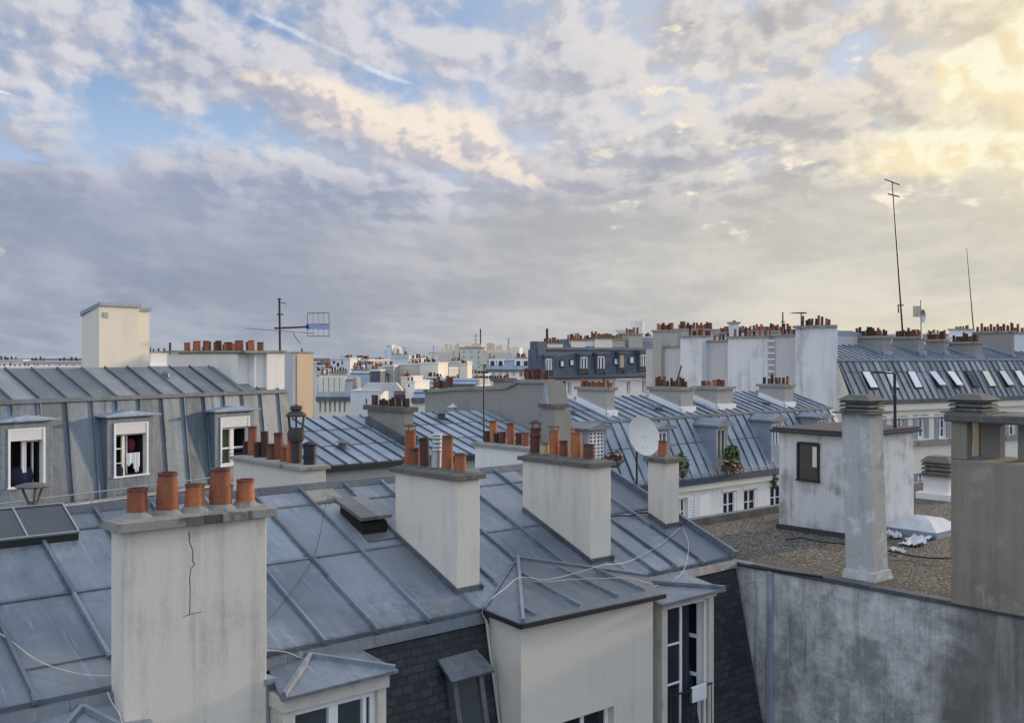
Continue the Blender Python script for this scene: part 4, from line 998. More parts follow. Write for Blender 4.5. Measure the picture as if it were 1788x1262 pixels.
    for k, px in enumerate((357, 364, 381, 389, 393, 404, 422, 429, 436, 443, 450, 457, 464, 472)):
        am = lerp(sx[0], sx[3], .5); b = lerp(bk-.1, b0+.25, k/13); p = V(am+(.05 if k % 2 else -.06), b, zt_); pot(st, p, .085, random.choice((.22, .24, .26, .21)), random.choice(('straight', 'straight_old', 'straight')))
    # long low wall behind it toward the left, stepping down
    lw = [fr.on_b(x, y, RB_+2.0) for x, y in ((305, 628), (340, 625), (420, 615))]
    w2 = MB(); zb = RZ_-1
    w2.hexa([(lw[0].x, RB_+1.85, zb), (lw[2].x, RB_+1.85, zb), (lw[2].x, RB_+2.2, zb), (lw[0].x, RB_+2.2, zb)], [(lw[0].x, RB_+1.85, lw[0].z), (lw[2].x, RB_+1.85, lw[2].z), (lw[2].x, RB_+2.2, lw[2].z), (lw[0].x, RB_+2.2, lw[0].z)])
    wo = w2.build('parapet', 'plaster_warm', T)
    MB().hexa([(lw[0].x, RB_+1.8, lw[0].z+.001), (lw[2].x, RB_+1.8, lw[2].z+.001), (lw[2].x, RB_+2.25, lw[2].z+.001), (lw[0].x, RB_+2.25, lw[0].z+.001)], [(lw[0].x, RB_+1.8, lw[0].z+.06), (lw[2].x, RB_+1.8, lw[2].z+.06), (lw[2].x, RB_+2.25, lw[2].z+.06), (lw[0].x, RB_+2.25, lw[0].z+.06)]).build('coping', 'stone', wo)
    for px, w in ((357, 9), (362, 9), (381, 10), (393, 9), (405, 11)):
        p = fr.on_b(px, 620, RB_+2.02); t = (p.x-lw[0].x)/(lw[2].x-lw[0].x); z = lerp(lw[0].z, lw[2].z, t)+.06; pot(wo, (p.x, RB_+2.02, z), wh(w, p)/2, wh(13, p), random.choice(('straight', 'straight_old')))
    return T, aR, BB, BZ, RB_, RZ_
LEFT = left_house()
# ================================================================== helpers for the houses farther off
def wpx(fr, w, p): return w*(p.x*fr.s+p.y*fr.c)/FPX
def pot_row(fr, c, z, line, n, hpx, rpx, kinds, jit=.25, seed=1):
    """n pots between two local points of a coping"""
    rnd = random.Random(seed); p, q = Vector(line[0]), Vector(line[1])
    for k in range(n):
        t = (k+.5+rnd.uniform(-jit, jit))/n; g = p.lerp(q, t); pot(c, (g.x, g.y, z), wpx(fr, rpx*rnd.uniform(.85, 1.1), g), wpx(fr, hpx*rnd.choice((.65, .8, 1.0, 1.15)), g), rnd.choice(kinds))
FK = ('far', 'far_old', 'far', 'far_old', 'far_black')
def far_stack(T, fr, px0, px1, ycap, zb, b, dp, n, hpx=9, rpx=2.6, mat='plaster_grey', cap='stone', along='a', kinds=FK, seed=1, over=.08, thick=.12):
    a0, a1 = fr.on_b(px0, ycap, b).x, fr.on_b(px1, ycap, b).x; z = fr.on_b((px0+px1)/2, ycap, b).z
    c = chimney(T, a0, a1, b, b+dp, zb, z, mat, cap, over, thick, far=True)
    ln = (((a0, b+dp*.4, z), (a1, b+dp*.4, z)) if along == 'a' else (((a0+a1)/2, b, z), ((a0+a1)/2, b+dp, z)))
    pot_row(fr, c, z, ln, n, hpx, rpx, kinds, seed=seed); return c
def corner_stack(T, fr, roof, cx, cy, lx, rx, ycap, n, mat='plaster_grey', cap='stone', hpx=11, rpx=2.8, kinds=FK, seed=1, flash='white_paint', over=.10, thick=.14):
    """stack whose long side runs up the roof: near corner pixel, far edge pixel, right edge pixel"""
    b0, z0, m = roof; p = fr.plane(cx, cy, b0, z0, m); bk = fr.on_a(lx, cy, p.x).y; a1 = fr.on_b(rx, cy, p.y).x; z = fr.on_a(cx, ycap, p.x).z
    c = chimney(T, p.x, a1, p.y, bk, p.z-.6, z, mat, cap, over, thick, far=True)
    e = .10; rz = lambda b: z0+m*(b-b0); fl = MB()
    fl.bar((p.x-e/2, p.y-e, rz(p.y-e)), (p.x-e/2, bk, rz(bk)), e, .22).bar((p.x-e, p.y-e/2, rz(p.y)-.05), (a1+e, p.y-e/2, rz(p.y)-.05), e, .30).build('flashing', flash, c)
    am = (p.x+a1)/2; pot_row(fr, c, z, ((am, bk, z), (am, p.y, z)), n, hpx, rpx, kinds, seed=seed); return c, p

# ================================================================== zinc roof behind the front house
def middle_house():
    fr = F_CITY; e = fr.on_y(700, 802, 28.0); B0, Z0, m = e.y, e.z, .27
    r = fr.plane(700, 722, B0, Z0, m); B1, Z1 = r.y, r.z
    aL, aR = fr.on_b(480, 820, B0).x, fr.plane(905, 741, B0, Z0, m).x
    T = thing('zinc_roof_house', 'plain ribbed zinc roof with one dark potted stack, just behind the nearest house', 'house', fr, ((aL+aR)/2, B0, GZ))
    px0 = fr.on_b(574, 812, B0).x; sp = .46
    seams = [aL+.2+sp*k for k in range(int((aR-aL)/sp))]
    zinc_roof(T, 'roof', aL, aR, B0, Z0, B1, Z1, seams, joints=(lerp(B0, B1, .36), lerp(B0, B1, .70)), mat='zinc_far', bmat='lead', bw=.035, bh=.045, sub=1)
    zinc_roof(T, 'rear_roof', aL, aR, B1+6, Z1-2, B1+.003, Z1-.004, [], mat='zinc_dull')
    MB().box(aL, aR, B0-.10, B0+.04, Z0-.17, Z0-.02).build('gutter', 'dark_metal', T)
    MB().box(aL, aR, B0+.05, B1+6, GZ, Z0-.06).build('wall', 'sage', T)
    MB().box(aL, aR, B0+.0, B0+.045, Z0-1.0, Z0-.86).build('cornice', 'stone', T)
    MB().poly([(aR, B0+.1, Z0-.1), (aR, B1, Z1-.06), (aR, B1+6, Z1-2.1), (aR, B1+6, Z0-.2)]).build('gable', 'plaster_grey', T)
    c, p = corner_stack(T, fr, (B0, Z0, m), 706, 776, 642, 722, 711, 11, 'plaster_drab', 'stone_dark', 15, 3.4, ('far_black', 'far_old', 'far_black'), 4, 'lead')
    for px, py in ((599, 783), (771, 731)):
        g = fr.plane(px, py, B0, Z0, m); MB().lathe(g+V(0, 0, -.05), [(.12, 0), (.12, .2), (.24, .22), (.02, .32)], 8).build('roof_vent', 'lead', T)
    return T, aR, B0, Z0, B1, Z1, m
MID = middle_house()
def grey_gable_house():
    fr = F_CITY; aW = MID[1]+.05
    P = lambda x, y: fr.on_a(x, y, aW)
    T = thing('gable_house', 'windowless grey rendered gable rising behind the plain ribbed zinc roof', 'house', fr, P(850, 760)*1.0)
    prof = [(742, 686), (786, 683), (786, 682), (884, 679), (901, 672), (905, 669), (950, 669)]
    w = MB()
    for (x0, y0), (x1, y1) in zip(prof, prof[1:]):
        if x0 == x1: continue
        u, v = P(x0, y0), P(x1, y1); t = 1.6 if x0 < 784 else .9
        w.hexa([(aW, u.y, GZ), (aW, v.y, GZ), (aW+6, v.y, GZ), (aW+6, u.y, GZ)], [(aW, u.y, u.z), (aW, v.y, v.z), (aW+t, v.y, v.z), (aW+t, u.y, u.z)])
    w.build('wall', 'plaster_drab', T)
    cp = MB()
    for (x0, y0), (x1, y1) in zip(prof, prof[1:]):
        if x0 == x1: continue
        u, v = P(x0, y0), P(x1, y1); cp.hexa([(aW-.08, u.y+.02, u.z+.002), (aW-.08, v.y-.0, v.z+.002), (aW+.5, v.y, v.z+.002), (aW+.5, u.y+.02, u.z+.002)], [(aW-.08, u.y+.02, u.z+.12), (aW-.08, v.y, v.z+.12), (aW+.5, v.y, v.z+.12), (aW+.5, u.y+.02, u.z+.12)])
    co = cp.build('coping', 'stone', T)
    u, v = P(750, 682), P(782, 682); pot_row(fr, co, u.z+.10, ((aW+.2, u.y, 0), (aW+.2, v.y, 0)), 9, 17, 3.2, ('far_black', 'far_old'), seed=3)
    u, v = P(908, 668), P(948, 668); pot_row(fr, co, v.z+.10, ((aW+.2, u.y, 0), (aW+.2, v.y, 0)), 10, 16, 2.9, ('far_old', 'far_black', 'far_old'), seed=6)
    f = P(950, 669); b = f.y
    q0, q1 = fr.on_b(950, 690, b), fr.on_b(968, 750, b-.9)
    MB().hexa([(aW, b-1.1, q1.z-2), (q1.x, b-1.1, q1.z-2), (q1.x, b, q1.z-2), (aW, b, q1.z-2)], [(aW, b-.02, f.z+.02), (q0.x, b-.02, f.z+.02), (q0.x, b, f.z+.02), (aW, b, f.z+.02)]).build('zinc_apron', 'zinc_far', T)
    far_stack(T, fr, 968, 987, 705, f.z-6, b-.9, .6, 0, mat='plaster_drab', cap='stone_dark')
    far_stack(T, fr, 968, 982, 679, f.z-6, b+.2, .6, 3, 12, 2.4, 'plaster_warm', 'stone_dark', seed=5)
    far_stack(T, fr, 880, 898, 660, f.z-3, P(890, 660).y+2, .6, 3, 6, 2.2, 'plaster_drab', 'stone_dark', seed=8)
    g = P(815, 706); MB().lathe((aW-.6, g.y, g.z-.5), [(.12, 0), (.12, .4), (.22, .42), (.02, .55)], 8).build('roof_vent', 'steel', T)
grey_gable_house()

# ================================================================== long zinc mansard with dormers
def leaf_cluster(name, label, fr, c, rad, n, mats=('leaf',), seed=1, size=.06, cat='plant'):
    rnd = random.Random(seed); T = thing(name, label, cat, fr, (c.x, c.y, c.z-rad[2]))
    for j, mat in enumerate(mats):
        m = MB()
        for k in range(n if j == 0 else n//4):
            while True:
                u = V(rnd.uniform(-1, 1), rnd.uniform(-1, 1), rnd.uniform(-1, 1))
                if .25 < u.length < 1: break
            p = c+V(u.x*rad[0], u.y*rad[1], u.z*rad[2]*(1 if j == 0 else .6)-(0 if j == 0 else rad[2]*.35)); s = size*rnd.uniform(.6, 1.3)
            d1 = V(rnd.uniform(-1, 1), rnd.uniform(-1, 1), rnd.uniform(-.3, 1)).normalized()*s; d2 = d1.cross(V(rnd.uniform(-1, 1), rnd.uniform(-1, 1), rnd.uniform(-1, 1))).normalized()*s*.5
            m.poly([p-d1, p-d2, p+d1, p+d2], rnd.random())
        m.build('leaves' if 'leaf' in mat else 'flowers', mat, T)
    st = MB(); 
    for k in range(5): st.tube([(c.x+rnd.uniform(-.05, .05), c.y, c.z-rad[2]), (c.x+rnd.uniform(-.6, .6)*rad[0], c.y, c.z+rad[2]*.4)], .012, 4)
    st.build('stems', 'bark', T); return T
def dormer_house():
    fr = F_CITY; g = fr.on_y(1200, 840, 42.0); GB, GZ1 = g.y, g.z; mm = 1.6
    k = fr.plane(1200, 727, GB, GZ1, mm); KB, KZ = k.y, k.z; um = .32
    r = fr.plane(1200, 687.5, KB, KZ, um); RB1, RZ1 = r.y, r.z
    aL, aR = fr.on_b(988, 738, KB).x, fr.on_b(1453, 706, KB).x
    T = thing('dormer_house', 'long zinc mansard with gabled dormers and plants in its windows, white wall below the gutter', 'house', fr, ((aL+aR)/2, GB, GZ))
    sp = .58; seams = [aL+.1+sp*i for i in range(int((aR-aL)/sp))]
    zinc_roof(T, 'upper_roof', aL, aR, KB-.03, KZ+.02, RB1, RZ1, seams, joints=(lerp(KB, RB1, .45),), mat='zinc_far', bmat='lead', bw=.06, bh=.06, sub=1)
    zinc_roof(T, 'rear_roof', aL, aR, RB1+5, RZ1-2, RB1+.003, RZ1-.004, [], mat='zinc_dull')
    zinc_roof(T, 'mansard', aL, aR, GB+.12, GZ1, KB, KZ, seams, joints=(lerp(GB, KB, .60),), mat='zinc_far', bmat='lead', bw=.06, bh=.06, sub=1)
    MB().box(aL, aR, KB-.08, KB+.0, KZ-.05, KZ+.06).build('break_roll', 'zinc', T)
    MB().box(aL, aR, GB-.18, GB+.11, GZ1-.16, GZ1+.06).build('gutter', m_plain('blue_grey_gutter', (.045, .065, .10), .5), T)
    snow = MB()
    for h in (.14, .26): snow.tube([(aL, GB-.1, GZ1+h), (aR, GB-.1, GZ1+h)], .02, 4)
    for i in range(40): a = lerp(aL, aR, i/39); snow.tube([(a, GB-.1, GZ1), (a, GB-.1, GZ1+.26)], .015, 4)
    snow.build('snow_guard', 'rail', T)
    MB().box(aL, aR, GB-.10, GB+.2, GZ1-.40, GZ1-.161).build('cornice', 'plaster_warm', T)
    P = lambda x, y: fr.on_b(x, y, GB+.05)
    hs = []
    for (x0, x1, y0, y1) in ((1263, 1286, 857, 900), (1299, 1322, 853, 895), (1184, 1199, 869, 912), (1222, 1238, 866, 906), (1345, 1368, 846, 889), (1110, 1130, 880, 930)):
        u, v = P(x0, y1), P(x1, y1); t = P((x0+x1)/2, y0); hs.append((u.x, v.x, t.z-1.9, t.z))
    w = MB(); hole_wall(w, GB+.05, aL, aR, GZ, GZ1-.41, hs[:3]+hs[4:], .18)
    w.poly([(aR, GB+.05, GZ), (aR, RB1+5, GZ), (aR, RB1+5, GZ1), (aR, KB, KZ), (aR, GB+.05, GZ1-.42)]).poly([(aL, GB+.05, GZ), (aL, RB1+5, GZ), (aL, RB1+5, GZ1), (aL, GB+.05, GZ1-.42)])
    wo = w.build('wall', 'white', T)
    MB().poly([(aR-.01, GB+.2, GZ1-.1), (aR-.01, KB, KZ-.02), (aR-.01, RB1, RZ1-.04), (aR-.01, RB1+5, RZ1-2.1), (aR-.01, RB1+5, GZ1-.1)]).build('gable', 'zinc_grey', T)
    MB().poly([(aL+.01, GB+.2, GZ1-.1), (aL+.01, KB, KZ-.02), (aL+.01, RB1, RZ1-.04), (aL+.01, RB1+5, RZ1-2.1), (aL+.01, RB1+5, GZ1-.1)]).build('gable', 'plaster_grey', T)
    for i, h in enumerate(hs):
        if i == 3: MB().box(h[0]-.05, h[1]+.05, GB+.02, GB+.049, h[2]-.05, h[3]+.05).build('blind_window', 'white_paint', T); continue
        window(T, GB+.19, *h, .09, 1, (.35, .7), depth=.1)
        MB().box(h[0]-.10, h[1]+.10, GB-.02, GB+.048, h[3]+.005, h[3]+.12).build('lintel', 'plaster_warm', T)
    h = hs[2]
    sh = MB(); a0 = h[1]+.03
    sh.box(a0, a0+.05, GB-.01, GB+.04, h[2], h[3]).box(a0+.45, a0+.5, GB-.01, GB+.04, h[2], h[3])
    for i in range(18): z = lerp(h[2], h[3], i/18); sh.box(a0+.05, a0+.45, GB+.0, GB+.03, z, z+.07)
    sh.build('shutter', 'white_paint', T)
    h = hs[1]
    for h in (hs[0], hs[1]): MB().box(h[1]-.16, h[1]-.02, GB+.055, GB+.15, h[2], h[3]-.05).build('shutter', 'linen', T)
    # dormers
    fb = GB+.25
    for j, (x0, x1, y0, y1, ap, mode) in enumerate(((1030, 1055, 754, 806, 741, 'grid'), (1150, 1166, 753, 806, 738, 'dark'), (1253, 1268, 748, 800, 730, 'dark'), (1349, 1361, 739, 775, 723, 'dark'), (1430, 1444, 733, 752, 721, 'dark'))):
        Q = lambda x, y: fr.on_b(x, y, fb); u, v, t, z_a = Q(x0, y1), Q(x1, y1), Q((x0+x1)/2, y0).z, Q((x0+x1)/2, ap).z
        e = .13; x0_, x1_ = u.x, v.x; z0 = GZ1+.15; xm = (x0_+x1_)/2
        d = MB().box(x0_-e, x0_, fb, KB+.5, z0, t+.10).box(x1_, x1_+e, fb, KB+.5, z0, t+.10).box(x0_, x1_, fb, KB+.5, t, t+.10).box(x0_, x1_, fb, KB+.5, z0, min(u.z, t-.9)).build('dormer', 'zinc_far', T)
        o = .16; hz = t+.10; ex = max(z_a, hz+.24)
        h = MB(); q = [(x0_-e-o, hz+.0), (x1_+e+o, hz+.0), (x1_+e+o, hz+.07), (xm, ex), (x0_-e-o, hz+.07)]
        b0, b1 = fb-.25, KB+1.6; h.hexa([(x, b0, z) for x, z in q], [(x, b1, z) for x, z in q]); h.build('hood', 'zinc', d)
        zb = min(u.z, t-.9)
        MB().box(x0_, x1_, fb+.4, fb+.42, zb, t).build('dark_room', 'inside', d)
        if mode == 'grid':
            gm = MB()
            for i in range(5): a = lerp(x0_, x1_, i/4); gm.box(a-.035, a+.035, fb+.02, fb+.07, zb, t)
            for i in range(9): z = lerp(zb, t, i/8); gm.box(x0_, x1_, fb+.025, fb+.065, z-.03, z+.03)
            gm.build('window_lattice', 'white_paint', d)
        else:
            gm = MB().box(x0_, x0_+.08, fb+.03, fb+.1, zb, t).box(x1_-.08, x1_, fb+.03, fb+.1, zb, t).box(x0_+.08, x1_-.08, fb+.03, fb+.1, t-.08, t)
            gm.box(xm-.04, xm+.04, fb+.04, fb+.1, zb, t-.08).build('window_frame', 'white_paint' if j != 2 else 'old_paint', d)
    R = (KB, KZ, um)
    corner_stack(T, fr, R, 1060, 727, 1008, 1073, 676, 12, 'plaster_grey', hpx=12, seed=11, kinds=('far_old', 'far', 'far_old'))
    corner_stack(T, fr, R, 1189, 720, 1134, 1210, 676, 11, 'plaster_grey', hpx=15, seed=12, kinds=('far_old', 'far_old', 'far_black'))
    corner_stack(T, fr, R, 1252, 715, 1211, 1280, 675, 9, 'plaster_grey', hpx=11, seed=13, kinds=('far_old', 'far', 'far_old'))
    corner_stack(T, fr, R, 1370, 711, 1325, 1385, 671, 7, 'plaster_grey', hpx=14, seed=14, kinds=('far_old', 'far_black', 'far_old'))
    for px, py in ((999, 724), (1149, 717), (1340, 708)):
        q = fr.plane(px, py, KB, KZ, um); MB().lathe(q+V(0, 0, -.05), [(.12, 0), (.12, .18), (.22, .2), (.02, .3)], 8).build('roof_vent', 'lead', T)
    Q = lambda x, y, d=.3: fr.on_b(x, y, GB-d)
    q = Q(1277, 817); MB().box(q.x-.5, q.x+.5, GB-.45, GB-.16, q.z-.1, q.z+.14).build('planter', 'pot_old', T)
    leaf_cluster('plant', 'leafy green bush with pink flowers in the dormer right of the dish', fr, Q(1277, 797), (.42, .28, .52), 420, ('leaf', 'petal'), 2, .10)
    leaf_cluster('plant', 'pale pink flowers spilling over the gutter under the green bush', fr, Q(1286, 819), (.42, .25, .24), 160, ('petal', 'leaf'), 3, .08)
    leaf_cluster('plant', 'sparse plant with pale flowers between the satellite dish mast and the small stack', fr, Q(1190, 812), (.34, .26, .52), 240, ('leaf', 'petal'), 4, .09)
    leaf_cluster('plant', 'dry brown plant in the lattice window dormer', fr, Q(1072, 802), (.5, .3, .30), 170, ('leaf_dry', 'leaf_dry'), 5, .09)
    leaf_cluster('plant', 'little green plant hanging at the white wall beside the stair tower', fr, fr.on_b(1352, 838, GB-.1), (.18, .15, .4), 120, ('leaf',), 6, .08)
    return T, aR, GB, GZ1, KB, KZ, RB1, RZ1
DORM = dormer_house()

# ================================================================== far right mansard with roof windows, and the white party wall
def right_house():
    fr = F_RIGHT; g = fr.on_y(1600, 698, 58.0); GB, Z0 = g.y, g.z; mm = 1.57
    k = fr.plane(1600, 628.5, GB, Z0, mm); KB, KZ = k.y, k.z; um = .33
    r = fr.plane(1600, 603, KB, KZ, um); RB1, RZ1 = r.y, r.z
    aL, aR = fr.on_b(1461, 628, KB).x, fr.on_b(1990, 630, KB).x
    T = thing('roof_window_house', 'ribbed zinc mansard with a long row of bright roof windows under brown potted stacks', 'house', fr, ((aL+aR)/2, GB, GZ))
    sp = .52; seams = [aL+.15+sp*i for i in range(int((aR-aL)/sp))]
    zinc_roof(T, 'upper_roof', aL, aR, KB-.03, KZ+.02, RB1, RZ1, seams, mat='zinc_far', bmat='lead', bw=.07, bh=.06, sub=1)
    zinc_roof(T, 'rear_roof', aL, aR, RB1+6, RZ1-2, RB1+.003, RZ1-.004, [], mat='zinc_dull')
    zinc_roof(T, 'mansard', aL, aR, GB+.1, Z0, KB, KZ, seams, joints=(lerp(GB, KB, .72),), mat='zinc_grey', bmat='lead', bw=.07, bh=.08, sub=1)
    MB().box(aL, aR, KB-.1, KB-.01, KZ-.05, KZ+.08).build('break_roll', 'zinc_far', T)
    MB().box(aL, aR, GB-.2, GB+.09, Z0-.18, Z0+.05).build('gutter', 'lead', T)
    MB().box(aL, aR, GB-.12, GB+.2, Z0-.55, Z0-.181).box(aL, aR, GB-.06, GB+.2, Z0-1.0, Z0-.93).build('cornice', 'plaster_warm', T)
    P = lambda x, y: fr.on_b(x, y, GB+.05); hs = []
    for (x0, x1, y0, y1) in ((1528, 1540, 727, 765), (1565, 1577, 726, 768), (1601, 1614, 724, 765), (1638, 1652, 723, 765), (1684, 1697, 722, 764), (1716, 1729, 721, 763), (1759, 1773, 719, 761), (1793, 1806, 718, 760)):
        u, v = P(x0, y1), P(x1, y1); hs.append((u.x, v.x, u.z, P(x0, y0).z))
        hs.append((u.x, v.x, u.z-3.3, P(x0, y0).z-3.3))
    w = MB(); hole_wall(w, GB+.05, aL, aR, GZ, Z0-.56, hs, .2)
    w.poly([(aL, GB+.05, GZ), (aL, RB1+6, GZ), (aL, RB1+6, Z0), (aL, GB+.05, Z0-.56)])
    w.build('wall', 'plaster_warm', T)
    MB().box(aL, aR, GB-.15, GB+.049, hs[0][2]-.55, hs[0][2]-.25).build('string_course', 'stone', T)
    for h in hs:
        window(T, GB+.21, *h, .09, 1, (.4, .75), depth=.1, pane='glass_grey')
        for q in ((h[0]-.32, h[0]-.01), (h[1]+.01, h[1]+.32)): MB().box(*q, GB-.01, GB+.045, h[2], h[3]).build('shutter', 'zinc_far', T)
        MB().box(h[0]-.05, h[1]+.05, GB-.1, GB+.04, h[2]-.12, h[2]-.02).build('sill', 'white', T)
    MB().poly([(aL-.01, GB+.1, Z0-.5), (aL-.01, KB, KZ-.02), (aL-.01, RB1, RZ1-.04), (aL-.01, RB1+6, RZ1-2.1), (aL-.01, RB1+6, Z0-.5)]).build('gable', 'plaster', T)
    # roof windows; some tipped open, most sashes painted pale to mimic reflected sky
    S = V(0, KB-GB-.1, KZ-Z0); L = S.length; S.normalize(); n = V(0, -S.z, S.y)
    for i, px in enumerate((1516, 1555, 1595, 1632, 1663, 1695, 1724, 1754, 1781, 1810)):
        y = 665-(px-1516)*.012; c = fr.plane(px, y, GB+.1, Z0, mm); hw, hh = .27, .52
        tilt = {3: .5, 4: .4, 0: .16, 7: .2}.get(i, .04)
        q = lambda a, s, l: V(c.x+a, c.y, c.z)+S*s+n*l
        cb = MB().hexa([q(-hw-.06, -hh-.06, -.05), q(hw+.06, -hh-.06, -.05), q(hw+.06, hh+.06, -.05), q(-hw-.06, hh+.06, -.05)], [q(-hw-.06, -hh-.06, .09), q(hw+.06, -hh-.06, .09), q(hw+.06, hh+.06, .09), q(-hw-.06, hh+.06, .09)]).build('roof_window', 'black', T)
        MB().hexa([q(-hw, -hh, .10+tilt*.5), q(hw, -hh, .10+tilt*.5), q(hw, hh, .10), q(-hw, hh, .10)], [q(-hw, -hh, .14+tilt*.5), q(hw, -hh, .14+tilt*.5), q(hw, hh, .14), q(-hw, hh, .14)]).build('sash', ('white_paint', 'pale', 'white_paint', 'pale', 'white_paint', 'glass_sky', 'plaster_warm', 'pale', 'white_paint', 'pale')[i], cb)
    R = (KB, KZ, um)
    corner_stack(T, fr, R, 1541, 620, 1487, 1556, 586, 13, 'plaster_drab', hpx=14, rpx=2.4, seed=21, kinds=('far_black', 'far_old', 'far_black'), flash='zinc_far')
    corner_stack(T, fr, R, 1603, 620, 1558, 1614, 587, 11, 'plaster_drab', hpx=15, rpx=2.4, seed=22, kinds=('far_black', 'far_old', 'far_black'), flash='zinc_far')
    corner_stack(T, fr, R, 1648, 620, 1616, 1654, 592, 9, 'plaster_drab', hpx=14, rpx=2.4, seed=23, kinds=('far_black', 'far_old'), flash='zinc_far')
    corner_stack(T, fr, R, 1702, 628, 1656, 1716, 596, 10, 'plaster_drab', hpx=14, rpx=2.4, seed=24, kinds=('far_black', 'far_old'), flash='zinc_far')
    corner_stack(T, fr, R, 1766, 624, 1702, 1771, 577, 11, 'plaster_drab', hpx=12, rpx=2.4, seed=25, kinds=('far_old', 'far_black'), flash='zinc_far')
    # pale wall beyond, cut by the frame
    far_stack(T, fr, 1771, 1850, 580, RZ1-3, KB+1.5, 3, 12, 13, 2.6, 'pale', 'stone', seed=26, kinds=('far_old', 'far'))
    return T, aL, GB, Z0, KB, KZ, RB1, RZ1
RH = right_house()
def party_wall():
    fr = F_RIGHT; A = RH[1]-.4
    P = lambda x, y, a=A: fr.on_a(x, y, a)
    c = P(1290, 650)
    T = thing('party_wall_house', 'tall blind white party wall stepped with flat buttresses and rungs', 'house', fr, (c.x, c.y, GZ))
    def seg(x0, x1, yt, mat, proud=0.0, cap=True, back=5.0, name='wall'):
        a = A-proud; u, v = P(x0, yt, a), P(x1, yt, a); z = u.lerp(v, .5).z
        o = MB().box(a, A+back, v.y, u.y, GZ, z).build(name, mat, T)
        if cap: MB().box(a-.1, a+.6, v.y-.05, u.y+.02, z+.002, z+.12).build('coping', 'stone', o)
        return u, v, z, o
    seg(1128, 1189, 607, 'grey_party', 0)
    q2 = seg(1188, 1226, 589, 'white_party', .45)
    q3 = seg(1226, 1271, 597, 'grey_party', .02)
    q4 = seg(1271, 1340, 590, 'white_party', .08)
    q5 = seg(1340, 1356, 588, 'grey_party', -.25)
    q6 = seg(1355, 1390, 587, 'grey_party', .05)
    rg = MB()
    for k in range(10):
        y = 596+k*10.5; u, v = P(1342, y), P(1354, y); rg.tube([u+V(-.05, 0, 0), v+V(-.05, 0, 0)], .04, 4)
    rg.build('rungs', 'white_paint', q5[3])
    a = A-.5; u, v = P(1389, 572, a), P(1441, 572, a); z = v.z
    st = MB().box(a, a+.95, v.y, u.y, GZ, z).build('chimney', 'white_party', T)
    w2 = fr.on_b(1456, 575, v.y+.05).x
    MB().box(a+.951, w2, v.y+.05, u.y-.4, GZ, z-.05).build('flue', 'plaster_ochre', st)
    cp = MB().box(a-.12, w2+.12, v.y-.1, u.y+.1, z+.002, z+.16).build('coping', 'stone', st)
    pot_row(fr, cp, z+.16, ((a+.5, u.y, 0), (w2-.1, v.y+.2, 0)), 9, 15, 2.7, ('far_old', 'far', 'far_black'), seed=31)
    for (q, n, s) in ((q2, 9, 32), (q4, 8, 33), (q3, 5, 34), (q6, 6, 35)):
        u, v, z, o = q; pot_row(fr, o, z+.12, ((A+.3, u.y, 0), (A+.3, v.y, 0)), n, 13, 2.4, ('far_old', 'far', 'far_black'), seed=s)
    b = q3[0].y
    zr = MB().hexa([(A+.6, P(1390, 590).y, q6[2]-.1), (A+.6, P(1226, 590).y, q3[2]-.1), (A+7, P(1226, 590).y, q3[2]-.1), (A+7, P(1390, 590).y, q6[2]-.1)], [(A+3, P(1390, 590).y, q6[2]+.35), (A+3, P(1226, 590).y, q3[2]+.6), (A+4.5, P(1226, 590).y, q3[2]+.6), (A+4.5, P(1390, 590).y, q6[2]+.35)]).build('roof', 'zinc_far', T)
    far_stack(T, fr, 1154, 1182, 576, q2[2]-4, P(1160, 580).y, .9, 9, 11, 2.4, 'plaster_grey', 'stone', seed=36)
    far_stack(T, fr, 1190, 1250, 574, q2[2]-4, P(1200, 580).y+3, .9, 16, 11, 2.3, 'plaster_grey', 'stone', seed=37)
    far_stack(T, fr, 1262, 1318, 580, q3[2]-2, P(1262, 580).y+2, .9, 14, 10, 2.2, 'plaster_grey', 'stone', seed=38)
    far_stack(T, fr, 1322, 1388, 577, q3[2]-2, P(1322, 580).y+1, .9, 16, 11, 2.3, 'plaster_grey', 'stone', seed=39)
    far_stack(T, fr, 1282, 1290, 562, q3[2]-2, P(1280, 580).y+1.2, .5, 1, 4, 2.5, 'pale', 'stone', seed=40)
party_wall()

